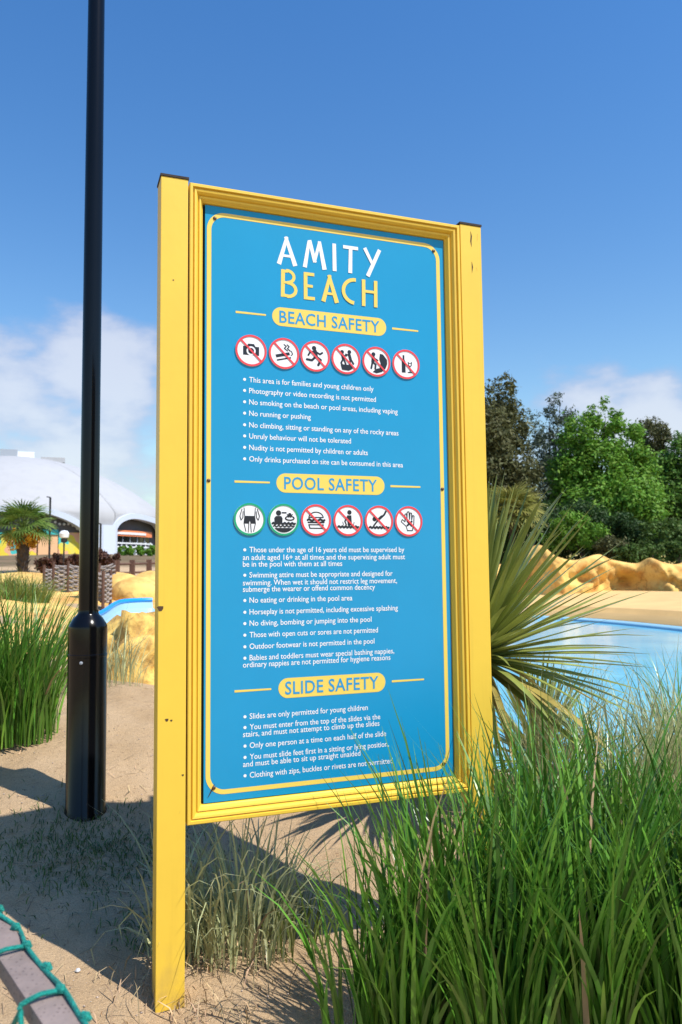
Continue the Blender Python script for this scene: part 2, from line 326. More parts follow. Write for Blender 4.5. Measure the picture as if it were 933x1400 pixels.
def hgt(x, y):
    x = np.asarray(x, float); y = np.asarray(y, float); sh = x.shape; q = warp(x.ravel(), y.ravel())
    z = np.linalg.norm(q[:, None] - _Q[None], axis=-1) @ _W + 0.5
    xr, yr = x.ravel(), y.ravel()
    z = z + 0.020 * np.sin(3.1 * xr + 1.2 * yr) * np.sin(2.3 * yr - 1.7 * xr) + 0.012 * np.exp(-((xr) ** 2 + yr ** 2) / 60) * np.sin(11 * xr + 3 * np.sin(4 * yr)) * np.sin(9 * yr + 2 * np.sin(5 * xr)) + 0.008 * np.sin(9 * xr + 2 * np.sin(5 * yr)) * np.sin(8 * yr)
    return z.reshape(sh)
def H(x, y): return float(hgt(np.array([x]), np.array([y]))[0])
ang = np.concatenate([np.linspace(-.62, .62, 220), np.linspace(.62, 2 * math.pi - .62, 80)[1:-1]])
rad = np.concatenate([[0.05], np.geomspace(0.4, 12, 190), np.geomspace(12, 900, 90)[1:]])
AA, RR = np.meshgrid(ang, rad); gx, gy = RR * np.sin(AA), RR * np.cos(AA)
gz = np.concatenate([hgt(gx[i], gy[i])[None] for i in range(len(rad))])
na = len(ang); ii, jj = np.meshgrid(np.arange(len(rad) - 1), np.arange(na), indexing='ij'); j2 = (jj + 1) % na
F = np.stack([ii * na + jj, ii * na + j2, (ii + 1) * na + j2, (ii + 1) * na + jj], -1).reshape(-1, 4)[:, ::-1]
link('ground', np_mesh('ground', np.stack([gx, gy, gz], -1), F, True), M['sand'], kind='structure')
# yellow painted concrete slope behind the sand bank on the left
def sheet(name, x0, x1, y0, y1, nx, ny, zf, m, inside=None, **kw):
    X, Y = np.meshgrid(np.linspace(x0, x1, nx), np.linspace(y0, y1, ny)); Z = zf(X, Y)
    a, b = np.meshgrid(np.arange(ny - 1), np.arange(nx - 1), indexing='ij')
    F = np.stack([a * nx + b, a * nx + b + 1, (a + 1) * nx + b + 1, (a + 1) * nx + b], -1).reshape(-1, 4)
    if inside is not None: F = F[inside(X.ravel()[F].mean(1), Y.ravel()[F].mean(1))]
    return link(name, np_mesh(name, np.stack([X, Y, Z], -1), F, True), m, **kw)
sheet('concrete_slope', -16, -.6, 7.3, 24.5, 90, 100, lambda x, y: hgt(x, y) + .05 + .07 * np.sin(1.3 * x + .7 * y) * np.sin(1.1 * y - .5 * x) + .04 * np.sin(3.7 * x) * np.sin(3.1 * y + x),
      M['rock'], lambda x, y: (x < -.12 * y + .1), kind='structure')
# pool and its deck
me = np_mesh('pool_water', [(-.5, 5.5, -.15), (26, 5.5, -.15), (26, 34, -.15), (-.5, 34, -.15)], [(0, 1, 2, 3)]); link('pool_water', me, M['water'], kind='structure')
edge = [(-2, 33.5), (3, 31), (5.8, 29.2), (7.3, 27.4), (8.1, 26), (8.7, 24.4), (9.4, 21.7), (9.9, 19), (10.3, 15), (10.5, 10)]
def off(e, d):
    out = []
    for i, p in enumerate(e):
        a = Vector(e[max(i - 1, 0)]); b = Vector(e[min(i + 1, len(e) - 1)]); t = (b - a).normalized(); n = Vector((-t.y, t.x)); out.append((p[0] + n.x * d, p[1] + n.y * d))
    return out
def smooth_line(pts, n=60):
    pts = [Vector(p) for p in pts]; out = []
    for k in range(n):
        u = k / (n - 1) * (len(pts) - 1); i = min(int(u), len(pts) - 2); t = u - i
        p0, p1, p2, p3 = pts[max(i - 1, 0)], pts[i], pts[i + 1], pts[min(i + 2, len(pts) - 1)]
        out.append(0.5 * ((2 * p1) + (p2 - p0) * t + (2 * p0 - 5 * p1 + 4 * p2 - p3) * t * t + (3 * p1 - p0 - 3 * p2 + p3) * t ** 3))
    return out
es = [(v.x, v.y) for v in smooth_line(edge)]
def strips(name, rows, m, **kw):      # rows: lists of 3-D points of equal length
    n = len(rows[0]); V = [p for r in rows for p in r]
    F = [(i * n + j, i * n + j + 1, (i + 1) * n + j + 1, (i + 1) * n + j) for i in range(len(rows) - 1) for j in range(n - 1)]
    return link(name, np_mesh(name, V, F, False), m, **kw)
def row(d, z): return [(x, y, z) for x, y in off(es, d)]
strips('pool_rim', [row(0, -.7), row(0, -.09), row(.35, -.05)], mat('blue_rim_paint', (0.34, 0.60, 0.74), 0.4), kind='structure')
strips('pool_deck', [row(.345, -.2), row(.345, -.04), row(2.7, .0), row(2.75, .17), row(2.9, .19), row(7.2, .52), row(9, .6)], M['deck'], kind='structure')

# ------------------------------------------------------------------ the sign
TH = .3533
sign = empty('safety_sign', (-.7005, 3.0066, 0), TH, label='tall yellow framed blue sign board headed AMITY BEACH on two square posts', cat='sign')
PW = .107; HT = 3.20
for u in (0, 1.3405):
    zb = min(H(-.70 + .938 * (u + a) , 3.0066 + .346 * u) for a in (0, .1)) - .05
    p = MB().box((u + PW / 2, PW / 2, (HT + zb) / 2), (PW, PW, HT - zb)).build('post', M['yellow'], sign, bevel=.003)
    MB().box((u + PW / 2, PW / 2, HT + .0055), (PW + .006, PW + .006, .009)).build('post_cap', M['endgrain'], p)
    if u:
        for pts in (((.052, 3.172), (.056, 3.15), (.053, 3.125), (.056, 3.098)), ((.088, 3.165), (.086, 3.13)), ((.055, 3.03), (.058, 3.005), (.055, 2.975)), ((.078, 3.005), (.082, 2.99))):
            mb = MB(); n = len(pts)
            for i in range(n - 1):
                w = .0028; (a, b), (c, d) = pts[i], pts[i + 1]; mb.poly([(u + a - w * (i > 0), b), (u + a + w * (i > 0) + .0006, b), (u + c + w * (i < n - 2) + .0006, d), (u + c - w * (i < n - 2), d)], -.0008)
            mb.build('paint_crack', M['endgrain'], p)
    else:
        for (a, b, s) in ((.008, 1.49, .011), (.035, 1.07, .006), (.052, 1.067, .004), (.05, 2.78, .003), (.096, .86, .004)):
            MB().poly([(a + s * math.cos(t) * (1 + .4 * math.sin(3 * t)), b + 1.2 * s * math.sin(t) * (1 + .3 * math.cos(2 * t))) for t in [k * .7 for k in range(9)]], -.0008).build('paint_chip', M['screw'], p)
# mitred mouldings
U0, U1, Z0, Z1 = .1125, 1.3345, .672, 3.19
prof = [(0, .06), (0, -.002), (.003, -.005), (.013, -.005), (.0155, .007), (.019, .008), (.021, .000), (.029, .002), (.035, .012), (.038, .020), (.041, .021), (.0425, .015), (.049, .017), (.055, .030), (.0585, .034), (.060, .046), (.060, .06)]
corners = [(U0, Z0, 1, 1), (U1, Z0, -1, 1), (U1, Z1, -1, -1), (U0, Z1, 1, -1)]
for k in range(4):
    a, b = corners[k], corners[(k + 1) % 4]; vs = []
    for c in (a, b):
        for w, d in prof: vs.append((c[0] + c[2] * w, d, c[1] + c[3] * w))
    n = len(prof); mb = MB().add(vs, [(i, i + 1, n + i + 1, n + i) for i in range(n - 1)]); mb.build('frame_moulding', M['yellow'], sign)
MB().box(((U0 + U1) / 2, .057, (Z0 + Z1) / 2), (U1 - U0 - .06, .008, Z1 - Z0 - .06)).build('backing_board', M['gap'], sign)
PV = .040
panel = MB().box((.7235 + .004, PV + .004, 1.931), (1.090, .008, 2.392)).build('panel', M['blue'], sign)
FV = PV - .0008
def rrect(u0, u1, z0, z1, r, n=10):
    out = []
    for cx, cz, s in ((u1 - r, z1 - r, 0), (u0 + r, z1 - r, 90), (u0 + r, z0 + r, 180), (u1 - r, z0 + r, 270)):
        for k in range(n + 1): a = R(s + 90 * k / n); out.append((cx + r * math.cos(a), cz + r * math.sin(a)))
    return out
o_, i_ = rrect(.190, 1.252, .762, 3.103, .075), rrect(.208, 1.234, .780, 3.085, .058); n = len(o_)
MB().add([(p[0], FV, p[1]) for p in o_ + i_], [(k, (k + 1) % n, n + (k + 1) % n, n + k) for k in range(n)]).build('border_line', M['print_yellow'], panel)
for u, z in ((.222, 3.075), (1.222, 3.072), (.199, 1.992), (1.243, 1.985), (.222, .79), (1.222, .79)):
    MB().lathe([(.0075, 0), (.0075, .002), (.005, .004), (.0001, .0045)], 12).build('screw', M['screw'], panel, smooth=True, loc=(u, FV, z), rot=(R(90), 0, 0))
MB().poly([(.196, .752), (.203, .760), (.222, .790), (.226, .806), (.217, .796), (.206, .772)], FV - .0008).build('scuff_mark', M['endgrain'], panel)
def stroke(mb, pts, w, v, m=0, w2=None, cap=False):
    for i in range(len(pts) - 1):
        (a, b), (c, d) = pts[i], pts[i + 1]; L_ = math.hypot(c - a, d - b) or 1; nx, nz = -(d - b) / L_, (c - a) / L_
        wa = w + ((w2 or w) - w) * i / (len(pts) - 1); wb = w + ((w2 or w) - w) * (i + 1) / (len(pts) - 1)
        mb.poly([(a + nx * wa / 2, b + nz * wa / 2), (a - nx * wa / 2, b - nz * wa / 2), (c - nx * wb / 2, d - nz * wb / 2), (c + nx * wb / 2, d + nz * wb / 2)], v - .00004 * i, m)
        if cap or 0 < i: disc(mb, a, b, wa / 2, v - .00004 * i - .00002, m, 10)
    if cap: disc(mb, pts[-1][0], pts[-1][1], (w2 or w) / 2, v - .00004 * len(pts), m, 10)
def disc(mb, u, z, r, v, m=0, n=28, ry=None): mb.poly([(u + r * math.cos(2 * math.pi * k / n), z + (ry or r) * math.sin(2 * math.pi * k / n)) for k in range(n)], v, m)
def arc(cx, cz, r, a0, a1, n=10, rz=None): return [(cx + r * math.cos(R(a0 + (a1 - a0) * k / n)), cz + (rz or r) * math.sin(R(a0 + (a1 - a0) * k / n))) for k in range(n + 1)]
# title lettering, drawn stroke by stroke
W = .0165
def letter(mb, strokes):
    for k, s in enumerate(strokes): stroke(mb, s[0], s[1], FV - .00012 * k, 0, s[2] if len(s) > 2 else None)
t = MB(); za, zb = 2.918, 3.040
letter(t, [([(.530, zb), (.494, za)], W * .8, W * 1.15), ([(.524, zb), (.566, za)], W * .9, W * 1.2), ([(.505, 2.957), (.555, 2.957)], .011),
           ([(.628, zb - .004), (.608, za)], W * .8, W * 1.1), ([(.630, zb), (.654, 2.945)], W), ([(.676, zb), (.651, 2.945)], W * .8), ([(.674, zb), (.697, za)], W * .9, W * 1.2),
           ([(.742, zb), (.743, za)], W, W * 1.1), ([(.783, 3.032), (.853, 3.032)], .015), ([(.818, 3.032), (.815, za)], W, W * 1.1),
           ([(.884, zb), (.922, 2.968)], W, W * .8), ([(.955, zb), (.897, za - .004)], W, W * 1.1)])
t.build('title_lettering', M['print_white'], panel)
t = MB(); za, zb = 2.778, 2.897
letter(t, [([(.512, zb), (.510, za)], W), (arc(.530, 2.868, .030, 100, -80, 8, .026), W * .8), (arc(.532, 2.812, .036, 95, -95, 8, .030), W * .85), ([(.512, 2.889), (.532, 2.891)], .012), ([(.512, 2.786), (.534, 2.784)], .013), ([(.512, 2.842), (.535, 2.842)], .010),
           ([(.611, zb), (.611, za)], W), ([(.611, 2.890), (.650, 2.890)], .014), ([(.611, 2.838), (.643, 2.838)], .012), ([(.611, 2.785), (.652, 2.785)], .014),
           ([(.722, zb), (.690, za)], W * .8, W * 1.15), ([(.716, zb), (.752, za)], W * .9, W * 1.2), ([(.700, 2.815), (.742, 2.815)], .011),
           (arc(.836, 2.838, .054, 85, 265, 14, .052), W * .95),
           ([(.877, zb), (.876, za)], W), ([(.934, zb), (.933, za)], W), ([(.877, 2.845), (.934, 2.845)], .012)])
t.build('title_lettering', M['print_yellow'], panel)
# text set in type
def type_mesh(s, offset, space=1.0):
    cu = bpy.data.curves.new('type', 'FONT'); cu.body = s; cu.size = 1; cu.offset = offset; cu.space_character = space; cu.resolution_u = 3; cu.fill_mode = 'FRONT'
    o = bpy.data.objects.new('type', cu); C.objects.link(o); bpy.context.view_layer.update()
    me = bpy.data.meshes.new_from_object(o.evaluated_get(bpy.context.evaluated_depsgraph_get())); bpy.data.objects.remove(o); bpy.data.curves.remove(cu); return me
def co(me): a = np.zeros(len(me.vertices) * 3, np.float32); me.vertices.foreach_get('co', a); return a.reshape(-1, 3)
_cap = co(type_mesh('T', 0)); CAPH = _cap[:, 1].max() - _cap[:, 1].min()
def print_line(s, u0, u1, zmid, cap, m, parent, name, offset=.012, v=None, space=1.0):
    me = type_mesh(s, offset, space); a = co(me); k = cap / CAPH; x0, x1 = a[:, 0].min(), a[:, 0].max()
    out = np.zeros_like(a); out[:, 0] = u0 + (a[:, 0] - x0) * (u1 - u0) / (x1 - x0); out[:, 1] = (v or FV); out[:, 2] = zmid - cap / 2 + a[:, 1] * k
    me.vertices.foreach_set('co', out.ravel()); me.update(); me.materials.clear()
    bm = bmesh.new(); bm.from_mesh(me); bmesh.ops.delete(bm, geom=[f for f in bm.faces if f.calc_area() < 1e-10], context='FACES_ONLY')
    for f in bm.faces: f.smooth = False
    me2 = bpy.data.meshes.new(name); bm.to_mesh(me2); bm.free(); return link(name, me2, m, parent)
for txt, u0, u1, zc, t0, t1, d in (('BEACH SAFETY', .464, .982, 2.692, .495, .950, ((.309, .437), (1.011, 1.138))), ('POOL SAFETY', .479, .963, 1.991, .512, .928, ((.304, .451), (.991, 1.135))), ('SLIDE SAFETY', .484, .954, 1.155, .512, .922, ((.304, .454), (.984, 1.136)))):
    pill = MB().poly(rrect(u0, u1, zc - .040, zc + .040, .0395, 12), FV).build('heading_pill', M['print_yellow'], sign)
    wd = [co(type_mesh(q, 0)) for q in (txt, *txt.split())]; wd = [a[:, 0].max() - a[:, 0].min() for a in wd]; k = (t1 - t0) / wd[0]
    for q, (ua, ub) in zip(txt.split(), ((t0, t0 + wd[1] * k), (t1 - wd[2] * k, t1))): print_line(q, ua, ub, zc, .050, M['print_blue'], pill, 'heading_word', .011, FV - .0008, 1.06)
    for a, b in d: MB().poly([(a, zc - .0045), (b, zc - .0035), (b, zc + .0035), (a, zc + .0045)], FV).build('heading_dash', M['print_yellow'], panel)
LINES = [("This area is for families and young children only", .918, 2.414, 1), ("Photography or video recording is not permitted", .928, 2.368, 1), ("No smoking on the beach or pool areas, including vaping", 1.031, 2.321, 1), ("No running or pushing", .63, 2.274, 1),
         ("No climbing, sitting or standing on any of the rocky areas", 1.033, 2.226, 1), ("Unruly behaviour will not be tolerated", .81, 2.180, 1), ("Nudity is not permitted by children or adults", .887, 2.133, 1), ("Only drinks purchased on site can be consumed in this area", 1.052, 2.086, 1),
         ("Those under the age of 16 years old must be supervised by", 1.052, 1.716, 1), ("an adult aged 16+ at all times and the supervising adult must", 1.055, 1.685, 0), ("be in the pool with them at all times", .764, 1.658, 0),
         ("Swimming attire must be appropriate and designed for", .995, 1.614, 1), ("swimming. When wet it should not restrict leg movement,", 1.015, 1.583, 0), ("submerge the wearer or offend common decency", .912, 1.557, 0),
         ("No eating or drinking in the pool area", .808, 1.513, 1), ("Horseplay is not permitted, including excessive splashing", 1.017, 1.466, 1), ("No diving, bombing or jumping into the pool", .894, 1.421, 1), ("Those with open cuts or sores are not permitted", .923, 1.375, 1), ("Outdoor footwear is not permitted in the pool", .906, 1.329, 1),
         ("Babies and toddlers must wear special bathing nappies,", .997, 1.284, 1), ("ordinary nappies are not permitted for hygiene reasons", .979, 1.257, 0),
         ("Slides are only permitted for young children", .872, 1.054, 1), ("You must enter from the top of the slides via the", .928, 1.012, 1), ("stairs, and must not attempt to climb up the slides", .924, .985, 0), ("Only one person at a time on each half of the slide", .954, .940, 1),
         ("You must slide feet first in a sitting or lying position,", .966, .896, 1), ("and must be able to sit up straight unaided", .836, .869, 0), ("Clothing with zips, buckles or rivets are not permitted", .982, .825, 1)]
for s, u1, z, bul in LINES:
    o = print_line(s, .365 if bul else .338, u1, z, .0215, M['print_white'], panel, 'rule_text', .007)
    if bul: mb = MB(); disc(mb, .346, z - .001, .0062, FV, 0, 14); mb.build('bullet', M['print_white'], panel)
# pictograms: white disc, coloured ring, black symbol, red bar
def wave(z, x0=-.8, x1=.8, n=6, a=.05): return [(x0 + (x1 - x0) * k / (4 * n), z + a * math.sin(k * math.pi / 2)) for k in range(4 * n + 1)]
def seg(z0, r=.86, n=14): a = math.asin(z0 / r); return [(r * math.cos(t), r * math.sin(t)) for t in [math.pi - a + (math.pi + 2 * a) * k / n for k in range(n + 1)]]
PIC = [
    [('p', [(-.55, -.32), (.55, -.32), (.55, .28), (.30, .28), (.20, .46), (-.20, .46), (-.30, .28), (-.55, .28)]), ('w', 0, -.02, .29), ('d', 0, -.02, .19)],
    [('p', [(-.55, -.32), (.42, -.08), (.36, .12), (-.61, -.12)]), ('p', [(-.50, -.55), (.50, -.30), (.48, -.20), (-.52, -.45)]), ('s', [(.52, .2), (.60, .0), (.50, -.1)], .06), ('s', [(.0, .62), (.16, .5), (.02, .36), (.24, .2)], .07), ('s', [(.22, .62), (.36, .5), (.24, .36), (.44, .2)], .07)],
    [('d', -.08, .56, .15), ('s', [(-.02, .36), (.06, -.02)], .26), ('s', [(-.02, .34), (-.36, .28), (-.50, .04)], .12), ('s', [(.04, .32), (.34, .16), (.52, .28)], .12), ('s', [(.06, -.02), (.40, -.24), (.22, -.60)], .16), ('s', [(.04, -.02), (-.24, -.30), (-.60, -.26)], .15)],
    [('d', -.28, .48, .13), ('s', [(-.26, .30), (-.20, -.02)], .2), ('s', [(-.24, .24), (.04, .22)], .09), ('s', [(-.20, .0), (-.36, -.3), (-.30, -.42)], .12), ('s', [(-.18, .0), (-.02, -.36)], .12), ('d', .26, .52, .13), ('s', [(.24, .34), (.34, .0)], .2), ('s', [(.22, .28), (-.02, .34)], .09), ('s', [(.34, .0), (.28, -.34)], .12), ('s', [(.36, .0), (.56, -.3)], .12), ('p', [(-.4, -.40), (.44, -.40), (.5, -.66), (.2, -.82), (-.3, -.78)])],
    [('d', -.22, .52, .14), ('s', [(-.24, .32), (-.28, -.05)], .22), ('s', [(-.22, .28), (.10, .10)], .1), ('s', [(-.28, -.05), (-.06, -.22), (-.10, -.52)], .13), ('s', [(-.30, -.05), (-.40, -.50)], .13), ('p', [(.28, .60), (.52, .56), (.82, .2), (.84, -.1), (.7, -.45), (.4, -.72), (0, -.84), (-.3, -.76), (.02, -.50), (.26, -.44), (.32, -.1), (.22, .2)])],
    [('p', [(-.34, -.62), (-.04, -.62), (-.04, .18), (-.12, .34), (-.12, .66), (-.26, .66), (-.26, .34), (-.34, .18)]), ('s', [(.18, .18), (.20, -.06), (.31, -.14), (.42, -.06), (.44, .18)], .06), ('s', [(.31, -.14), (.31, -.56)], .06), ('s', [(.16, -.58), (.46, -.58)], .07), ('s', [(.18, .1), (.44, .1)], .05)],
    [('p', [(-.36, .22), (.36, .22), (.42, -.30), (.06, -.30), (0, -.10), (-.06, -.30), (-.42, -.30)]), ('s', [(-.38, .74), (-.34, .22)], .05), ('s', [(.38, .74), (.34, .22)], .05), ('s', [(-.38, -.30), (-.26, -.80)], .05), ('s', [(-.06, -.30), (-.10, -.86)], .05), ('s', [(.06, -.30), (.10, -.86)], .05), ('s', [(.38, -.30), (.26, -.80)], .05), ('s', [(-.52, .66), (-.66, .2), (-.58, -.06), (-.46, .1), (-.44, .5)], .05), ('s', [(.52, .66), (.66, .2), (.58, -.06), (.46, .1), (.44, .5)], .05)],
    [('d', -.36, .44, .17), ('p', [(-.64, -.22), (-.66, .1), (-.54, .24), (-.18, .24), (-.08, .1), (-.10, -.22)]), ('s', [(-.10, .46), (.16, .46)], .09), ('d', .42, .34, .11), ('s', arc(.42, .1, .30, 0, 360, 18, .13), .08), ('s', [(.24, .36), (.36, .16)], .06), ('s', [(.60, .36), (.48, .16)], .06), ('s', wave(-.26, -.78, .78, 6), .13), ('s', wave(-.44, -.72, .72, 5), .08), ('p', seg(-.56))],
    [('s', arc(0, .14, .52, 8, 172, 12, .40), .07), ('s', [(-.52, .18), (.52, .18)], .07), ('s', wave(.0, -.6, .6, 3, .06), .14), ('s', [(-.56, -.16), (.56, -.16)], .10), ('s', [(-.52, -.32), (.52, -.32), (.44, -.56), (-.44, -.56), (-.52, -.32)], .07)],
    [('d', .10, .56, .15), ('p', [(-.06, .36), (.24, .36), (.28, -.34), (-.04, -.34)]), ('s', [(-.02, .30), (-.24, -.06)], .10), ('s', [(-.22, -.1), (-.14, -.3)], .09), ('s', [(-.40, -.10), (-.34, -.3)], .04), ('s', [(.44, -.12), (.40, -.3)], .04), ('s', wave(-.44, -.74, .74, 6), .13)],
    [('d', -.34, .12, .15), ('s', [(-.40, -.34), (-.04, .10), (.16, .22)], .11), ('s', [(-.04, .10), (.20, .30)], .18), ('s', [(.16, .24), (.40, .44), (.52, .66)], .13), ('s', wave(-.46, -.72, .72, 6), .13)],
    [('s', [(-.10, -.66), (-.20, -.36), (-.58, -.04), (-.50, .12), (-.28, -.04), (-.28, .50), (-.16, .54), (-.12, .12), (-.10, .66), (.04, .68), (.07, .14), (.12, .60), (.24, .58), (.24, .10), (.32, .42), (.43, .38), (.40, -.2), (.28, -.66), (-.10, -.66)], .06), ('s', [(-.1, -.30), (.24, -.02)], .13), ('s', [(-.08, -.02), (.22, -.32)], .13)],
]
RC = .066
def pictogram(k, u, z, green):
    d = MB(); n = 40; ci = [(u + RC * math.cos(2 * math.pi * a / n), z + RC * math.sin(2 * math.pi * a / n)) for a in range(n)]
    d.add([(x, PV - .0004, y) for x, y in ci] + [(x, PV - .003, y) for x, y in ci], [tuple(range(n, 2 * n))] + [(a, (a + 1) % n, n + (a + 1) % n, n + a) for a in range(n)])
    d = d.build('pictogram', M['print_white'], sign); v = PV - .0034
    s = MB()
    for q, it in enumerate(PIC[k]):
        vv = v - .00008 * q
        if it[0] == 'p': s.poly([(u + RC * .93 * x, z + RC * .93 * y) for x, y in it[1]], vv)
        elif it[0] == 's': stroke(s, [(u + RC * .93 * x, z + RC * .93 * y) for x, y in it[1]], it[2] * RC, vv, 0, None, True)
        elif it[0] == 'd': disc(s, u + RC * .93 * it[1], z + RC * .93 * it[2], it[3] * RC, vv)
        else: disc(s, u + RC * .93 * it[1], z + RC * .93 * it[2], it[3] * RC, vv, 1)
    s.build('symbol', [M['print_black'], M['print_white']], d)
    rg = MB(); v2 = v - .0016; r1, r2 = RC, RC * .875
    rg.add([(u + r * math.cos(2 * math.pi * a / n), v2, z + r * math.sin(2 * math.pi * a / n)) for r in (r1, r2) for a in range(n)], [(a, (a + 1) % n, n + (a + 1) % n, n + a) for a in range(n)])
    rg.build('ring', M['print_green' if green else 'print_red'], d)
    if not green:
        b = MB(); q = RC * .9 * .7071; stroke(b, [(u - q, z + q), (u + q, z - q)], .0075, v2 - .0003); b.build('slash_bar', M['print_red'], d)
for k, u in enumerate((.373, .514, .651, .790, .932, 1.074)): pictogram(k, u, 2.535, False)
for k, u in enumerate((.366, .509, .649, .792, .934, 1.074)): pictogram(6 + k, u, 1.839, k < 2)

# ------------------------------------------------------------------ lamp column
lb = at(117, 1116, 4.36); lz = H(lb.x, lb.y)
lamp = empty('lamp_column', (lb.x, lb.y, lz - .02), label='glossy black lamp column with a wide base section beside the sign', cat='lamp post')
h1 = EYE + (lb.z - EYE) * (860 - 783) / (1130 - 783.) - lz + .02
MB().lathe([(.112, -.1), (.112, .02), (.1045, .03), (.1045, h1 - .165), (.1065, h1 - .163), (.1065, h1 - .150), (.1045, h1 - .148), (.1045, h1 - .012), (.103, h1)], 48).build('base_section', M['black_gloss'], lamp, smooth=True)
MB().lathe([(.103, h1 + .0005), (.098, h1 + .014), (.078, h1 + .046), (.060, h1 + .064), (.056, h1 + .072), (.0555, h1 + .09)], 48).build('shoulder', M['black_gloss'], lamp, smooth=True)
MB().lathe([(.0515, h1 + .0855), (.0505, h1 + 2.2), (.047, h1 + 3.6), (.044, h1 + 5.3)], 40).build('shaft', M['black_gloss'], lamp, smooth=True)
MB().lathe([(.05, h1 + 5.3), (.10, h1 + 5.36), (.20, h1 + 5.75), (.26, h1 + 5.8), (.24, h1 + 5.86), (.05, h1 + 6.0)], 24).build('lantern', M['black_gloss'], lamp, smooth=True)
MB().lathe([(.009, 0), (.009, .004), (.006, .006)], 12).build('bolt', M['grey_metal'], lamp, smooth=True, loc=(.0, -.1045, h1 - .19), rot=(R(90), 0, 0))

# ------------------------------------------------------------------ grass
def blades(n, seed, spread, hmin, hmax, w, lean, droop, seg=6, stiff=2.2, elx=1.0, ely=1.0):
    r = np.random.RandomState(seed); th = r.uniform(0, 2 * math.pi, n); rr = spread * np.sqrt(r.uniform(0, 1, n))
    bx, by = rr * np.cos(th) * elx, rr * np.sin(th) * ely; L_ = r.uniform(hmin, hmax, n) * (1 - .25 * (rr / spread) ** 2)
    phi = th + r.normal(0, .7, n); ln = np.abs(r.normal(0, lean, n)) * .6 + lean * (rr / spread) * .9
    dr = np.abs(r.normal(droop, droop * .7, n)); ww = w * r.uniform(.6, 1.25, n); s = np.linspace(0, 1, seg + 1)
    ax = ln[:, None] * s + dr[:, None] * s ** stiff        # lean angle along the blade
    ds = L_[:, None] / seg; hx = np.concatenate([np.zeros((n, 1)), np.cumsum(np.sin(ax[:, 1:]) * ds, 1)], 1); hz = np.concatenate([np.zeros((n, 1)), np.cumsum(np.cos(ax[:, 1:]) * ds, 1)], 1)
    px = bx[:, None] + hx * np.cos(phi)[:, None]; py = by[:, None] + hx * np.sin(phi)[:, None]
    face = phi + math.pi / 2 + r.normal(0, .8, n); tw = face[:, None] + r.normal(0, .5, n)[:, None] * s
    wd = ww[:, None] * np.minimum(1, .55 + 1.6 * s) * (1 - s ** 2.6) * .5 + .0004
    A = np.stack([px - wd * np.cos(tw), py - wd * np.sin(tw), hz], -1); B = np.stack([px + wd * np.cos(tw), py + wd * np.sin(tw), hz], -1)
    V = np.stack([A, B], 2).reshape(n, -1, 3); k = 2 * (seg + 1); base = (np.arange(n) * k)[:, None]; q = np.arange(seg)[None] * 2
    F = np.stack([base + q, base + q + 1, base + q + 3, base + q + 2], -1).reshape(-1, 4); return V.reshape(-1, 3), F
def clump(name, x, y, m, label, cat, group=None, **kw):
    V, F = blades(**kw); sg = kw.get('seg', 6); mi = np.repeat((np.random.RandomState(kw['seed'] + 500).uniform(0, 1, len(F) // sg) < .008).astype(int), sg); return link(name, np_mesh(name, V, F, True, mi), [m, M['straw']], loc=(x, y, H(x, y) - .02), label=label, cat=cat, group=group)
GL = 'tall bright green ornamental grass clump growing in front of the sign'
for i, (x, y, n, h) in enumerate(((.05, 2.78, 50, .85), (.20, 2.70, 150, 1.0), (.36, 2.86, 230, 1.12), (.50, 2.60, 230, 1.06), (.66, 2.98, 260, 1.18), (.78, 2.62, 260, 1.08), (.96, 2.92, 260, 1.14), (1.08, 2.58, 260, 1.06), (1.26, 2.95, 240, 1.14), (1.42, 2.66, 240, 1.08), (.86, 3.3, 160, 1.1), (1.15, 3.3, 160, 1.1))):
    clump('ornamental_grass', x, y, M['grass'], GL, 'grass', 'green grass clumps in front of the sign', n=n, seed=20 + i, spread=.14, hmin=h * .5, hmax=h * 1.12, w=.018, lean=.24, droop=.30)
for i, (px, py, d, n) in enumerate(((20, 1006, 5.2, 520), (-40, 1004, 5.1, 360))):
    p = at(px, py, d); clump('ornamental_grass', p.x, p.y, M['grass'], 'tall green grass clump on the sand bank beside the black lamp column', 'grass', 'green grass clumps by the lamp column', n=n, seed=50 + i, spread=.27, hmin=.6, hmax=1.22, w=.015, lean=.34, droop=.30)
p = at(150, 925, 6.6); clump('beach_grass', p.x, p.y, M['grass_pale'], 'thin pale grass tuft behind the black lamp column', 'grass', n=110, seed=61, spread=.28, hmin=.35, hmax=.75, w=.008, lean=.4, droop=.6)
p = at(75, 948, 6.4); clump('beach_grass', p.x, p.y, M['grass_pale'], 'thin pale grass tuft between green grass and lamp column', 'grass', n=110, seed=62, spread=.25, hmin=.35, hmax=.85, w=.008, lean=.35, droop=.5)
clump('variegated_grass', -.44, 3.42, M['grass_pale'], 'pale striped grass tuft growing under the sign board', 'grass', n=300, seed=63, spread=.22, hmin=.25, hmax=.78, w=.010, lean=.40, droop=.75)
clump('variegated_grass', -.70, 3.32, M['grass_pale'], 'sparse pale arching grass behind the left yellow post', 'grass', n=60, seed=66, spread=.10, hmin=.35, hmax=.85, w=.012, lean=.6, droop=.9)
clump('variegated_grass', -.20, 3.50, M['grass_olive'], 'low olive grass tuft in the shade below the sign board', 'grass', n=70, seed=67, spread=.16, hmin=.2, hmax=.5, w=.007, lean=.4, droop=.6)
for i, (px, py, d, n) in enumerate(((905, 1060, 4.4, 260), (960, 1050, 4.5, 240), (850, 1075, 4.3, 180), (790, 1040, 4.8, 160), (740, 1050, 4.6, 140))):
    p = at(px, py, d); clump('beach_grass', p.x, p.y, M['grass_pale'], 'pale dry looking beach grass clump at the pool edge', 'grass', 'pale grass clumps at the pool edge', n=n, seed=70 + i, spread=.22, hmin=.5, hmax=1.15, w=.008, lean=.32, droop=.5)
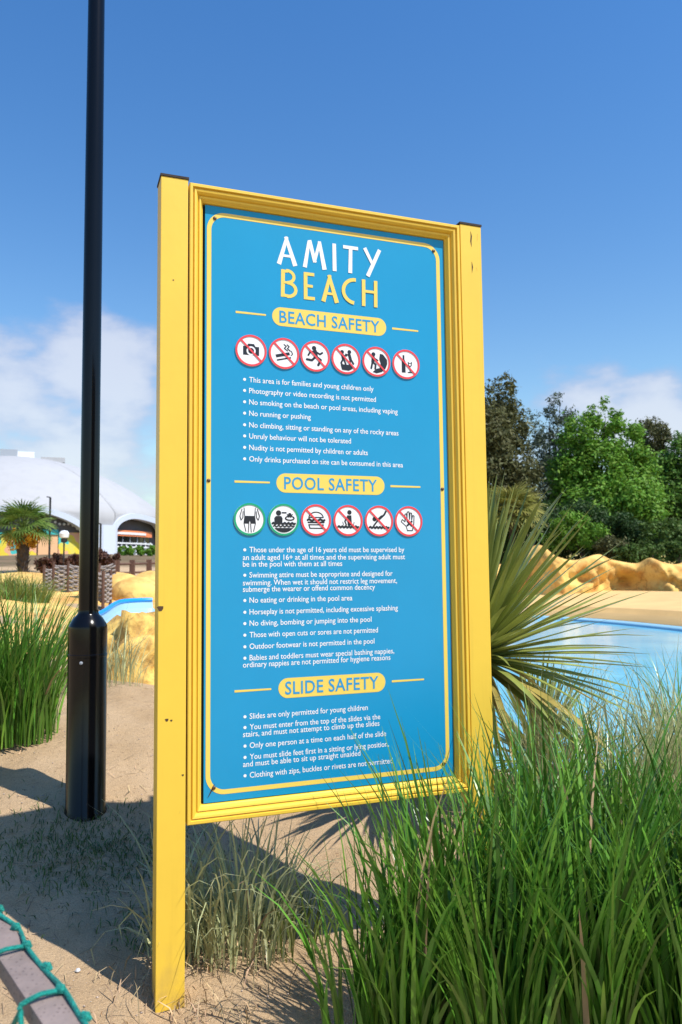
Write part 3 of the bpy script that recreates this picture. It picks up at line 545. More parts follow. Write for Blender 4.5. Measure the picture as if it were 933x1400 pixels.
p = at(935, 1010, 5.2); clump('ornamental_grass', p.x, p.y, M['grass'], 'dark green grass clump behind pale grass at the pool edge', 'grass', n=240, seed=75, spread=.25, hmin=.5, hmax=1.05, w=.011, lean=.3, droop=.4)
for i, (px, py, d, s) in enumerate(((38, 822, 15.5, .42), (2, 820, 16, .45))):
    p = at(px, py, d); clump('tussock_grass', p.x, p.y, M['grass_olive'], 'olive green rounded tussock of grass on the yellow slope', 'grass', 'grass tussocks on the yellow slope', n=520, seed=80 + i, spread=s, hmin=.4, hmax=.85, w=.016, lean=.55, droop=.7)
# weeds, straw and pebbles on the sand
def scatter(name, n, seed, box, hr, w, lean, m, z=.0, dens=None):
    r = np.random.RandomState(seed); x = r.uniform(box[0], box[1], n); y = r.uniform(box[2], box[3], n)
    if dens is not None: k = dens(x, y) > r.uniform(0, 1, n); x, y = x[k], y[k]
    V, F = blades(len(x), seed, .001, hr[0], hr[1], w, lean, .5, seg=3); V = V.reshape(len(x), -1, 3)
    V[:, :, 0] += x[:, None]; V[:, :, 1] += y[:, None]; V[:, :, 2] += hgt(x, y)[:, None] + z; return link(name, np_mesh(name, V.reshape(-1, 3), F), m, kind='stuff')
scatter('weeds', 14000, 5, (-2.4, -.5, 3.3, 4.9), (.015, .07), .005, .9, M['weed'], 0, lambda x, y: np.exp(-((x + 1.25) / .42) ** 2 - ((y - 4.0) / .30) ** 2) + .6 * np.exp(-((x + .82) / .14) ** 2 - ((y - 3.45) / .2) ** 2))
r = np.random.RandomState(9); n = 7000; x = r.uniform(-3.4, 1.2, n); y = r.uniform(1.6, 6.8, n); k = (np.sin(2.1 * x + y) * np.sin(1.7 * y - x) + r.uniform(-.9, 1.0, n)) > .35; x, y = x[k], y[k]; n = len(x)
a = r.uniform(0, 6.28, n); L_ = r.uniform(.01, .10, n) ** 1.0; w = r.uniform(.0012, .003, n); z = hgt(x, y) + .006; x2, y2 = x + L_ * np.cos(a), y + L_ * np.sin(a); z2 = hgt(x2, y2) + r.uniform(.004, .02, n)
V = np.stack([np.stack([x - w * np.sin(a), y + w * np.cos(a), z], -1), np.stack([x + w * np.sin(a), y - w * np.cos(a), z], -1), np.stack([x2 + w * .4 * np.sin(a), y2 - w * .4 * np.cos(a), z2], -1), np.stack([x2 - w * .4 * np.sin(a), y2 + w * .4 * np.cos(a), z2], -1)], 1).reshape(-1, 3)
link('dry_straw', np_mesh('dry_straw', V, np.arange(4 * n).reshape(-1, 4)), M['straw'], kind='stuff')
scatter('dead_grass', 420, 14, (-.95, -.05, 2.85, 3.5), (.05, .22), .005, 1.25, M['straw'], 0, lambda x, y: .9 * np.exp(-((x + .55) / .3) ** 2))
n = 900; x = r.uniform(-2.2, .6, n); y = r.uniform(1.6, 5.5, n); s = r.uniform(.002, .006, n); oc = np.array([(1, 0, 0), (-1, 0, 0), (0, 1, 0), (0, -1, 0), (0, 0, .7), (0, 0, -.7)])
V = np.stack([x, y, hgt(x, y) + .003], -1)[:, None] + oc[None] * s[:, None, None] * r.uniform(.7, 1.3, (n, 6, 1)); T = np.array([(0, 2, 4), (2, 1, 4), (1, 3, 4), (3, 0, 4), (2, 0, 5), (1, 2, 5), (3, 1, 5), (0, 3, 5)])
link('pebbles', np_mesh('pebbles', V.reshape(-1, 3), (np.arange(n)[:, None, None] * 6 + T[None]).reshape(-1, 3)), mat('pebble', (0.40, 0.33, 0.27), 0.8, island=0.5), kind='stuff')
p = at(107, 1326, 3.16); mb = MB(); mb.lathe([(.001, -.007), (.007, -.005), (.010, .0), (.007, .006), (.001, .008)], 10); mb.build('white_stone', mat('white_stone', (.7, .7, .7), .6, var=.3, vscale=60), smooth=True, loc=(p.x, p.y, H(p.x, p.y) + .008), label='small white pebble lying on the sand near the rope', cat='stone')

# ------------------------------------------------------------------ rope net over a rail
ra, rb = Vector((-1.59, 2.78, .93)), Vector((-.07, .775, .93)); rd = (rb - ra).normalized(); rn = Vector((-rd.y, rd.x, 0))   # rn points to the sand side
rail = empty('rope_fence', (ra.x, ra.y, 0), label='weathered wooden rail with posts in front of the sign', cat='fence')
mb = MB(); L_ = (rb - ra).length; c = (ra + rb) / 2 - Vector((ra.x, ra.y, 0)); mb.box((c.x, c.y, .93), (L_, .056, .032), math.atan2(rd.y, rd.x)); mb.build('rail', M['board'], rail, bevel=.004)
for q in (ra + rd * .1, rb - rd * .1): d = q - ra; MB().box((d.x, d.y, .44), (.07, .07, .94), math.atan2(rd.y, rd.x)).build('post', M['board'], rail, bevel=.004)
net = empty('rope_net', (0, 0, 0), label='green knotted rope net tied along the weathered rail', cat='net')
knots = []; n = 26
for k in range(n + 1):
    q = ra + rd * (L_ * k / n); hi = k % 2
    knots.append(q - rn * (-.020 if hi else -.027) + Vector((0, 0, .022 if hi else .018)))
pts = [v for v in smooth_line([tuple(k_ + rn * (.006 * math.sin(i * 2.4))) for i, k_ in enumerate(knots)], n * 5)]
MB().tube(pts, .0040, 8).build('top_rope', M['rope'], net, smooth=True)
def knot(p, s=.0085): MB().tube([p + Vector((-s, 0, -.3 * s)), p + Vector((-.4 * s, .3 * s, .3 * s)), p + Vector((.3 * s, -.2 * s, .5 * s)), p + Vector((s, 0, -.2 * s))], [s * .45, s * .95, s * .9, s * .4], 8).build('knot', M['rope'], net, smooth=True)
for k_ in knots: knot(k_)
prev = None
for rowi in range(1, 6):
    cur = []
    for k in range(0, n + 1):
        if (k + rowi) % 2: cur.append(None); continue
        q = ra + rd * (L_ * k / n); cur.append(q - rn * (.036 + .012 * rowi + .006 * math.sin(k * 1.9)) + Vector((0, 0, .012 - .085 * (rowi - 1) - (.02 if rowi > 1 else 0))))
    for k, q in enumerate(cur):
        if q is None: continue
        for dk in ((-1, 1) if rowi > 1 else (0, )):
            if rowi == 1:
                s = knots[k] if k % 2 else None
            else:
                s = prev[k + dk] if 0 <= k + dk <= n else None
            if s is None: continue
            if rowi == 1: mid = [s, s * .5 + q * .5 + Vector((0, 0, .010)), q + Vector((0, 0, .008)), q]
            else: mid = [s, s * .5 + q * .5 + rd * .004 - Vector((0, 0, .006)), q]
            MB().tube([tuple(v) for v in smooth_line([tuple(x) for x in mid], 7)], .0042, 6).build('mesh_rope', M['rope'], net, smooth=True)
        if rowi > 1: knot(q, .007)
    prev = cur

# ------------------------------------------------------------------ yucca behind the right post
def sword(L_, w, bend, seed):
    r = random.Random(seed); vs, fs = [], []; n = 7
    for i in range(n + 1):
        s = i / n; a = bend * s ** 1.5; x = L_ * s * math.cos(a * .6); z = -L_ * s * math.sin(a * .6) * .8; ww = w * min(1, .5 + 2 * s) * (1 - s ** 3) * .5 + .0006
        vs += [(x, -ww, z + ww * .45), (x, 0, z), (x, ww, z + ww * .45)]
    for i in range(n):
        for k in range(2): fs.append((i * 3 + k, i * 3 + k + 1, i * 3 + k + 4, i * 3 + k + 3))
    me = bpy.data.meshes.new('leaf'); me.from_pydata(vs, [], fs); me.update(); me.polygons.foreach_set('use_smooth', [True] * len(fs)); return me
variants = [(sword(.9, .043, b, i), M['yucca']) for i, b in enumerate((0, .05, .12, .25))] + [(sword(.85, .042, b, 9 + i), M['yucca_old']) for i, b in enumerate((.35, .6))]
for me_, m_ in variants: me_.materials.append(m_)
def yucca(x, y, trunk, n, seed, label, size=1.0):
    r = random.Random(seed); t = empty('yucca', (x, y, H(x, y)), label=label, cat='yucca')
    MB().lathe([(.09, -.1), (.075, .1), (.07, trunk * .7), (.085, trunk), (.03, trunk + .1)], 12).build('trunk', M['bark'], t, smooth=True)
    for i in range(n):
        el = 84 - 112 * ((i + .5) / n) ** 1.25 + r.uniform(-6, 6); az = i * 137.5 + r.uniform(-12, 12)
        v = variants[r.choice((4, 5))] if el < -8 and r.random() < .75 else variants[r.choice((0, 0, 1, 1, 2, 3) if el > 10 else (1, 2, 3))]
        s = size * r.uniform(.8, 1.1); o = link('leaf', v[0], None, t, loc=(0, 0, trunk + .08 * (n - i) / n)); o.rotation_euler = (r.uniform(-.3, .3), -R(el), R(az)); o.scale = (s, s * r.uniform(.85, 1.15), s)
p = at(652, 905, 4.9); yucca(p.x, p.y, max(.2, p.z - H(p.x, p.y)), 320, 3, 'large spiky yucca with sword shaped leaves behind the right yellow post', 1.18)
p = at(735, 985, 6.2); yucca(p.x, p.y, .12, 110, 8, 'low spiky yucca clump between the tall yucca and the pool', .9)

# ------------------------------------------------------------------ yellow rockwork
def vnoise(x, y, z, seed=0):
    r = random.Random(seed); t = np.zeros_like(x)
    for o in range(5):
        f = 1.0 * 1.9 ** o; a, b, c, d = [r.uniform(0, 6.28) for _ in range(4)]; u = r.uniform(-.6, .6); v = r.uniform(-.6, .6)
        t += (.55 ** o) * np.sin(f * (x + u * y) + a + 1.3 * np.sin(f * .7 * z + b)) * np.sin(f * (y + v * z) * 1.1 + c + 1.1 * np.sin(f * .8 * x + d)) 
    return t
def boulder(name, c, s, seed, label, rough=.16, f=2.2, group=None):
    nu, nv = 40, 24; U, Vv = np.meshgrid(np.linspace(0, 2 * math.pi, nu, endpoint=False), np.linspace(-.35 * math.pi, .5 * math.pi, nv)); x, y, z = np.cos(Vv) * np.cos(U), np.cos(Vv) * np.sin(U), np.sin(Vv)
    k = 1 + rough * vnoise(x * f, y * f, z * f, seed); V = np.stack([x * k * s[0], y * k * s[1], z * k * s[2]], -1)
    a, b = np.meshgrid(np.arange(nv - 1), np.arange(nu), indexing='ij'); b2 = (b + 1) % nu; F = np.stack([a * nu + b, a * nu + b2, (a + 1) * nu + b2, (a + 1) * nu + b], -1).reshape(-1, 4)
    return link(name, np_mesh(name, V, F, True), M['rock_rough'] if rough > .2 else M['rock'], loc=c, label=label, cat='rock', group=group)
M['rock_rough'] = mat('rough_painted_rock', (0.74, 0.48, 0.12), 0.9, col2=(0.42, 0.24, 0.06), vscale=6, bump=1.0, bscale=14, thr=(0.40, 0.56))
p = at(190, 915, 7.6); boulder('boulder', (p.x, p.y, H(p.x, p.y) + .02), (.6, .5, .55), 4, 'rough yellow boulder on the sand bank behind the sign post', .30, 4.6)
for i, (px, py, d, s) in enumerate(((168, 812, 18.5, (.55, .6, .42)), (192, 818, 18.0, (.6, .6, .45)), (207, 806, 19.5, (.6, .6, .5)), (158, 802, 20, (.6, .5, .35)))):
    p = at(px, py, d); boulder('boulder', (p.x, p.y, H(p.x, p.y) + .12), s, 20 + i, 'smooth rounded yellow boulder on the slope below the rail fence', .10, 1.6, 'smooth yellow boulders')
def rock_wall():
    crest = [(640, 775), (690, 770), (718, 753), (742, 744), (765, 759.5), (791, 765), (822, 757), (841, 764), (875, 769.6), (894, 762), (913, 768), (933, 770.5), (960, 760), (1000, 766), (1060, 758), (1130, 768)]
    pts = []; base = off(es, 6.9); 
    line = smooth_line([(px, py) for px, py in crest], 150); V = []
    prof = np.array([(0, 0), (.05, .12), (.02, .28), (.10, .42), (.02, .58), (.0, .72), (.14, .88), (.40, 1.0), (.75, .96), (1.1, .8), (1.5, .4), (1.8, 0)])
    m = 30; ts = np.linspace(0, len(prof) - 1, m); PX = np.interp(ts, np.arange(len(prof)), prof[:, 0]); PZ = np.interp(ts, np.arange(len(prof)), prof[:, 1])
    for i, q in enumerate(line):
        d = 35.0 + .6 * math.sin(i * .11); t = at(q.x, q.y, d); b = .42; h = t.z - b
        for j in range(m):
            nz = float(vnoise(np.array([t.x * 1.3]), np.array([PZ[j] * 2.2]), np.array([PX[j] * 2]), 3)[0]); k = math.sin(math.pi * min(1, PZ[j] * 1.02)) if PZ[j] < 1 else 0
            n2 = float(vnoise(np.array([t.x * .8]), np.array([PZ[j] * 1.2 + 4]), np.array([1.0]), 5)[0])
            n3 = float(vnoise(np.array([t.x * 4.1]), np.array([PZ[j] * 7 + .6 * t.x]), np.array([PX[j] * 4]), 11)[0]); V.append((t.x, d + PX[j] - .35 * nz * k - .5 * n2 * k - .10 * n3 * k, b - .1 + (h + .1) * PZ[j] + .04 * n3 * k))
    n = len(line); F = [(i * m + j, (i + 1) * m + j, (i + 1) * m + j + 1, i * m + j + 1) for i in range(n - 1) for j in range(m - 1)]
    link('rock_wall', np_mesh('rock_wall', V, F, True), M['rock'], label='long carved yellow artificial rock wall behind the pool', cat='rock wall')
rock_wall()
# slide chute
sl = [at(222, 840, 13.5), at(198, 842, 13.2), at(182, 856, 12.0), at(168, 866, 11.2), at(152, 880, 10.4)]
sl = smooth_line([tuple(v) for v in sl], 24); mbs, mbr = MB(), MB(); prevr = None; ring = []
for i, v in enumerate(sl):
    t = (sl[min(i + 1, 23)] - sl[max(i - 1, 0)]); t.z = 0; t.normalize(); s = Vector((-t.y, t.x, 0)); w = .42; g = max(v.z, H(v.x, v.y) + .12)
    ring.append([Vector((v.x, v.y, g)) + s * w * q + Vector((0, 0, z)) for q, z in ((-1, .24), (-.9, .10), (-.3, .02), (.3, -.02), (.9, .0), (1, .08))])
slide = empty('water_slide', tuple(ring[0][0] - Vector((0, 0, .3))), label='short pale blue water slide chute with bright blue rims among yellow rocks', cat='slide')
o = Vector(slide.location)
mbs.add([tuple(p - o) for r_ in ring for p in r_], [(i * 6 + j, i * 6 + j + 1, (i + 1) * 6 + j + 1, (i + 1) * 6 + j) for i in range(23) for j in range(5)]); mbs.build('chute', mat('pale_blue_gelcoat', (0.34, 0.52, 0.62), 0.3), slide, smooth=True)
for j in (0, 5): MB().tube([tuple(r_[j] - o) for r_ in ring], .035, 8).build('rim', M['slide_blue'] if 'slide_blue' in M else M.setdefault('slide_blue', mat('bright_blue_gelcoat', (0.01, 0.30, 0.75), 0.3)), slide, smooth=True)

# ------------------------------------------------------------------ woven fence, rails, path light
def hurdle(pa, pb, h, rows, label):
    t = empty('woven_fence_panel', pa, label=label, cat='fence panel', group='woven hurdle fence panels'); d = pb - pa
    for q in (Vector((0, 0, 0)), d): MB().tube([(q.x, q.y, q.z - .2), (q.x, q.y, q.z + h + .06)], .035, 8).build('post', M['brown_wood'], t, smooth=True)
    mb = MB(); sd = Vector((-d.y, d.x, 0)).normalized()
    for k in range(rows):
        z = .06 + (h - .08) * k / (rows - 1); pts = []
        for i in range(9): s = i / 8; pts.append(tuple(d * s + sd * (.03 * math.sin(s * 9 + k * math.pi)) + Vector((0, 0, z - .03 * math.sin(math.pi * s) + rnd.uniform(-.008, .008)))))
        mb.tube(pts, .027, 6)
    mb.build('woven_rods', M['rods'], t, smooth=True, kind='stuff')
LB = 'grey woven hurdle panel between dark brown posts on the yellow slope'
for (xa, ya, xb, yb, d, h) in ((60, 812, 73, 812, 19, .62), (73, 812, 93, 813, 18.6, .70), (93, 813, 112, 816, 18.2, .72), (112, 816, 131, 819, 17.4, .66), (131, 820, 141, 826, 16.4, .62), (141, 826, 151, 824, 16.2, .62), (136, 812, 157, 808, 19.5, .70)):
    hurdle(at(xa, ya, d), at(xb, yb, d + .25), h, 13, LB)
def rail_fence(pts, h, label):
    t = empty('rail_fence', pts[0], label=label, cat='fence'); o = pts[0]
    for p in pts: d = p - o; MB().box((d.x, d.y, d.z + h / 2 - .1), (.13, .13, h + .2)).build('post', M['brown_wood'], t)
    for k in (.35, .8):
        for a, b in zip(pts[:-1], pts[1:]): MB().tube([tuple(a - o + Vector((0, 0, h * k))), tuple(b - o + Vector((0, 0, h * k)))], .035, 6).build('rail', M['brown_wood'], t, smooth=True)
rail_fence([at(160, 793, 22), at(181, 792, 22.4), at(204, 791, 22.8), at(228, 790, 23.2)], .55, 'low dark brown post and rail fence above the yellow boulders')
for i, (px, pb, pt, d, lab) in enumerate(((67, 800, 680, 26, 'tall thin dark pole standing beside the palm'), (137, 790, 716, 26, 'thin dark pole standing by the woven fence next to the lamp column'))):
    a = at(px, pb, d); b = at(px, pt, d); t = empty('thin_pole', (a.x, a.y, H(a.x, a.y)), label=lab, cat='pole'); MB().tube([(0, 0, -.2), (0, 0, b.z - H(a.x, a.y))], .035, 8).build('shaft', M['dark_metal'], t, smooth=True); MB().tube([(0, 0, b.z - H(a.x, a.y)), (-.12, 0, b.z - H(a.x, a.y) + .02)], .02, 6).build('bracket', M['dark_metal'], t)
a = at(87, 795, 24); b = at(87, 742, 24); g = H(a.x, a.y); pl = empty('path_light', (a.x, a.y, g), label='small path light with a white head on a dark stem', cat='lamp')
MB().tube([(0, 0, -.2), (0, 0, b.z - g)], .025, 8).build('stem', M['dark_metal'], pl, smooth=True); MB().lathe([(.03, b.z - g), (.09, b.z - g + .02), (.10, b.z - g + .12), (.06, b.z - g + .13)], 14).build('housing', M['dark_metal'], pl, smooth=True)
MB().lathe([(.06, b.z - g + .131), (.13, b.z - g + .16), (.15, b.z - g + .28), (.10, b.z - g + .36), (.01, b.z - g + .38)], 16).build('lamp_head', M['white'], pl, smooth=True)

# ------------------------------------------------------------------ foliage
def leaves(blobs, n, size, seed, clumps=26, flat=.5):
    r = np.random.RandomState(seed); B = np.array(blobs, float); wv = (B[:, 3] * B[:, 4] * B[:, 5]) ** .7; ix = r.choice(len(B), clumps * len(B), p=wv / wv.sum())
    dv = r.normal(size=(len(ix), 3)); dv /= np.linalg.norm(dv, axis=1)[:, None]; rad_ = r.uniform(.45, 1.0, len(ix)) ** .6
    cc = B[ix, :3] + dv * B[ix, 3:6] * rad_[:, None]; cs = B[ix, 3:6].mean(1) * r.uniform(.16, .34, len(ix))
    k = r.choice(len(ix), n, p=cs ** 2 / (cs ** 2).sum()); d2 = r.normal(size=(n, 3)) * .55; c = cc[k] + d2 * cs[k][:, None]
    nrm = d2 / (np.linalg.norm(d2, axis=1)[:, None] + 1e-6) + r.normal(size=(n, 3)) * .7 + np.array([0, 0, flat]); nrm /= np.linalg.norm(nrm, axis=1)[:, None]
    up = r.normal(size=(n, 3)); a = np.cross(nrm, up); a /= np.linalg.norm(a, axis=1)[:, None] + 1e-9; b = np.cross(nrm, a); s = (size * r.uniform(.55, 1.3, n))[:, None]
    V = np.stack([c - a * s, c + b * s * .42 + nrm * s * .12, c + a * s, c - b * s * .42 + nrm * s * .12], 1); return V.reshape(-1, 3), np.arange(4 * n).reshape(-1, 4)
def tree(name, px, d, top, blobs, n, size, m, seed, label, cat='tree', group=None, trunk=.22, clumps=55):
    # blobs: (px, py, half width px, half height px) of the crown's lobes at distance d
    x = at(px, 700, d).x; g = H(x, d); t = empty(name, (x, d, g), label=label, cat=cat, group=group); B = []; k = d / 1072.
    r = random.Random(seed)
    for bx, by, hw, hh in blobs: q = at(bx, by, d); B.append((q.x - x, r.uniform(-.5, .5) * hw * k, q.z - g, hw * k, hw * k * .9, hh * k))
    V, F = leaves(B, n, size, seed, clumps); link('crown', np_mesh('crown', V, F), M[m], t)
    if trunk:
        mb = MB(); hi = max(b[2] for b in B); mb.tube([(0, 0, -.3), (.05, 0, hi * .3), (-.05, .05, hi * .6), (0, 0, hi * .9)], [trunk, trunk * .8, trunk * .5, trunk * .15], 8)
        for b in B: mb.tube([(0, 0, max(.3, b[2] * .45)), (b[0] * .5, b[1] * .5, b[2] * .75), (b[0], b[1], b[2])], [trunk * .4, trunk * .25, trunk * .08], 6)
        mb.build('trunk', M['bark'], t, smooth=True)
    return t
tree('evergreen_tree', 682, 46, 0, [(680, 545, 24, 34), (690, 590, 42, 45), (684, 640, 52, 50), (650, 620, 50, 70), (705, 680, 40, 45), (650, 710, 60, 50)], 40000, .14, 'leaf_olive', 1, 'tall dense olive dark evergreen tree beside the yellow post')
tree('eucalyptus_tree', 755, 56, 0, [(768, 555, 18, 22), (745, 580, 20, 26), (770, 595, 22, 30), (742, 625, 24, 34), (765, 650, 26, 40), (745, 680, 30, 40)], 11000, .13, 'leaf_grey', 2, 'airy grey green tree standing between the dark evergreen and bright green tree')
tree('broadleaf_tree', 820, 48, 0, [(826, 572, 26, 28), (795, 600, 30, 34), (850, 605, 28, 34), (820, 640, 55, 44), (785, 660, 36, 40), (860, 660, 36, 46), (830, 700, 60, 44)], 46000, .145, 'leaf_bright', 3, 'large bright green leafy tree behind the rock wall')
tree('round_topped_tree', 888, 58, 0, [(890, 598, 22, 24), (878, 625, 16, 20), (900, 620, 14, 18), (885, 650, 20, 24)], 8000, .13, 'leaf_olive', 4, 'olive green tree with a small round crown rising behind the bright green tree')
tree('broadleaf_tree', 925, 51, 0, [(925, 622, 24, 26), (950, 630, 34, 40), (905, 655, 30, 34), (930, 690, 48, 46), (980, 650, 40, 60)], 32000, .145, 'leaf_mid', 5, 'mid green leafy tree right of the round topped olive tree')
tree('broadleaf_tree', 1060, 50, 0, [(1050, 590, 50, 60), (1080, 660, 70, 60)], 7000, .22, 'leaf_mid', 6, 'mid green tree further along behind the rock wall')
tree('broadleaf_tree', 560, 52, 0, [(540, 640, 60, 50), (590, 660, 60, 60), (480, 680, 60, 45)], 7000, .24, 'leaf_dark', 7, 'dark green tree hidden behind the sign board')
for i, (px, d, bl, m, n, lab) in enumerate((
        (715, 43, [(700, 735, 40, 28), (740, 725, 34, 36), (770, 735, 34, 30)], 'leaf_dark', 5000, 'dark green shrub behind the peak of the rock wall'),
        (790, 44, [(790, 725, 36, 36), (820, 740, 36, 26)], 'leaf_dark', 5000, 'dark green shrub under the bright green tree'),
        (795, 41, [(775, 718, 24, 16), (800, 728, 26, 18), (760, 738, 22, 14)], 'leaf_bright', 2400, 'light green bushy shrub under the bright tree'),
        (868, 41, [(850, 730, 24, 26), (870, 740, 26, 24)], 'leaf_dark', 3200, 'dark shrub beside the clipped hedge'),
        (838, 39, [(836, 748, 20, 14), (850, 755, 18, 12)], 'leaf_olive', 1500, 'low olive shrub just behind the rock wall'),
        (860, 38, [(862, 758, 20, 12)], 'leaf_hedge', 1400, 'small round green shrub just above the rock wall'))):
    tree('shrub', px, d, 0, bl, n * 2, .10, m, 30 + i, lab, 'shrub', None, .06, 40)
for i, (px, d, bl) in enumerate(((910, 40, [(895, 735, 22, 22), (920, 732, 24, 24), (945, 738, 26, 26)]), (915, 38.5, [(905, 757, 26, 16), (935, 755, 26, 18), (965, 757, 28, 18)]))):
    tree('hedge', px, d, 0, bl, 4200, .11, 'leaf_hedge', 40 + i, ('dense clipped green hedge with a rounded top' if i == 0 else 'low clipped green hedge in front of the taller hedge'), 'hedge', None, .06, 40)
# red leaved planting and small shrubs in front of the hall
for i, (px, py, d) in enumerate(((62, 772, 24), (82, 768, 24.5), (100, 768, 24), (118, 768, 24), (138, 762, 25), (150, 766, 24.5))):
    tree('red_leaved_shrub', px, d, 0, [(px, py, 13, 9), (px + 6, py - 4, 8, 7)], 900, .075, 'leaf_red', 60 + i, 'low dark red leaved shrub behind the woven fence', 'shrub', 'red leaved shrubs', .02, 16)
for i, (px, w) in enumerate(((168, 6), (178, 5), (194, 8), (207, 7))):
    tree('round_shrub', px, 52, 0, [(px, 753, w, 6)], 700, .12, 'leaf_bright', 70 + i, 'small round green shrub along the railing of the domed hall', 'shrub', 'small shrubs along the railing', .03, 12)
# palms
def fan(nl, L_, w, arcdeg, seed):
    r = random.Random(seed); V, F = [], []
    for i in range(nl):
        a = R(-arcdeg / 2 + arcdeg * i / (nl - 1)); l = L_ * r.uniform(.85, 1.05) * (1 - .15 * abs(i / (nl - 1) - .5)); dx, dy = math.cos(a), math.sin(a); o = len(V)
        for s, ww, dz in ((.08, .3, 0), (.5, 1, .02), (.8, .7, -.05), (1, .05, -.16)):
            V += [(l * s * dx + dy * w * ww / 2, l * s * dy - dx * w * ww / 2, dz * L_), (l * s * dx - dy * w * ww / 2, l * s * dy + dx * w * ww / 2, dz * L_ + .01)]
        for k in range(3): F.append((o + 2 * k, o + 2 * k + 1, o + 2 * k + 3, o + 2 * k + 2))
    return np_mesh('frond', V, F)
def palm(name, base, h, crown_r, tr, m, seed, label, nf=26, flowers=False):
    r = random.Random(seed); t = empty(name, base, label=label, cat='palm'); mb = MB()
    mb.tube([(0, 0, -.2), (0, 0, h * .5), (0, 0, h)], [tr * .75, tr, tr * .8], 12)
    for i in range(70):
        a = i * 2.4; z = h * (i + 1) / 72.; c, s = math.cos(a), math.sin(a); q = tr * .85; mb.add([(c * q - s * .06, s * q + c * .06, z), (c * q + s * .06, s * q - c * .06, z), (c * (q + .12), s * (q + .12), z + .14)], [(0, 1, 2)])
    mb.build('trunk', M['bark'], t); fm = [fan(18, crown_r * .62, .045 * crown_r, 190, seed + k) for k in range(3)]
    for f_ in fm: f_.materials.append(M[m])
    for i in range(nf):
        el = 78 - 105 * (i + .5) / nf + r.uniform(-6, 6); az = i * 137.5; e = R(el); L_ = crown_r * .45; dx = Vector((math.cos(R(az)) * math.cos(e), math.sin(R(az)) * math.cos(e), math.sin(e)))
        MB().tube([(0, 0, h - .05), tuple(dx * L_ * .5 + Vector((0, 0, h + .02))), tuple(dx * L_ + Vector((0, 0, h)))], [.02, .014, .01], 5).build('frond_stalk', M[m], t)
        o = link('frond', fm[i % 3], None, t, loc=tuple(dx * L_ + Vector((0, 0, h)))); o.rotation_euler = (r.uniform(-.4, .4), -e + .25, R(az))
    if flowers:
        for i in range(5):
            a = i * 1.3 + .4; B = [(math.cos(a) * .32, math.sin(a) * .32, h - .32 - .1 * (i % 2), .26, .26, .34)]; V, F = leaves(B, 420, .05, i, 14); link('flower_cluster', np_mesh('flower_cluster', V, F), M['flower_yellow'], t)
b = at(31, 790, 25); palm('fan_palm', (b.x, b.y, H(b.x, b.y)), at(31, 722, 25).z - H(b.x, b.y), 1.05, .19, 'leaf_palm', 5, 'short fan palm with a shaggy trunk and yellow flowers before the hall', 30, True)
b = at(700, 703, 40.5); palm('windmill_palm', (b.x, b.y, H(b.x, b.y)), b.z - H(b.x, b.y), 1.9, .16, 'leaf_trachy', 6, 'yellowish green palm with a round crown behind the spiky yucca', 34)

# ------------------------------------------------------------------ domed hall
DC = Vector((-30.8, 73.85, 0)); DR = 14.2
def on_circle(px, py, Rr=DR):
    r = ray(px, py); a = r[0] ** 2 + r[1] ** 2; b = -2 * (r[0] * DC.x + r[1] * DC.y); c = DC.x ** 2 + DC.y ** 2 - Rr ** 2; D = b * b - 4 * a * c
    t = (-b - math.sqrt(max(D, 0))) / (2 * a); x, y, z = r[0] * t, r[1] * t, EYE + r[2] * t
    return math.atan2(x - DC.x, -(y - DC.y)), z       # azimuth from -Y towards +X
hall = empty('domed_hall', tuple(DC) [:2] + (3.0,), label='large hall with a pale domed roof and white rimmed arches', cat='building')
GZ = 3.1
rim_px = [(-66, 760), (-64, 738), (-54, 718), (-32, 706), (0, 700), (30, 699), (62, 702), (85, 709), (105, 719), (118, 731), (127, 745), (133, 760)]
rim_px2 = [(160, 760), (158, 746), (157, 733), (160, 722), (167, 714), (180, 709.5), (194, 711), (208, 715)]
c1 = [on_circle(*q) for q in rim_px]; c2 = [on_circle(*q) for q in rim_px2]; a_last = c2[-1][0]
c2 += [(a_last + .12, c2[-1][1] - .3), (a_last + .25, c2[-1][1] - 1.6), (a_last + .32, GZ)]
def dense(c, n): v = smooth_line([(a, z) for a, z in c], n); return [(p.x, p.y) for p in v]
rims = [dense(c1, 60), dense(c2, 50)]; ZR = 6.7; ZA = 12.6
a0 = rims[0][0][0]; a3 = rims[1][-1][0]; gap = rims[1][0][0] - rims[0][-1][0]; k = 0
boundary = []
boundary += rims[0] + [(rims[0][-1][0] + gap * q / 4, GZ) for q in (1, 2, 3)] + rims[1]
span = a3 + gap - a0; aa = a3 + gap
while aa < a0 + 2 * math.pi - .25:           # the arches round the back
    w = min(.75, a0 + 2 * math.pi - .1 - aa); boundary += [(aa + w * q / 24, GZ + 3.9 * math.sin(math.pi * q / 24) ** .45) for q in range(25)]; aa += w + gap
def prof_z(r): return ZR + (ZA - ZR) * max(0.0, 1 - (r / DR) ** 2) ** .93
def shell_r(z):      # the skin curves down to the legs below the eaves
    return DR + .0 * z
V, F = [], []; nb = len(boundary); nr = 16
for a, zb in boundary:
    for j in range(nr):
        s = j / (nr - 1); r = DR * s; V.append((math.sin(a) * r, -math.cos(a) * r, prof_z(r) - 3.0))
    lo = min(zb, ZR - .02)
    for j in range(1, 6): V.append((math.sin(a) * DR, -math.cos(a) * DR, ZR + (lo - ZR) * j / 5 - 3.0))
m = nr + 5
for i in range(nb):
    for j in range(m - 1): F.append((i * m + j, i * m + j + 1, ((i + 1) % nb) * m + j + 1, ((i + 1) % nb) * m + j))
link('roof_shell', np_mesh('roof_shell', V, F, True), M['sail'], hall)
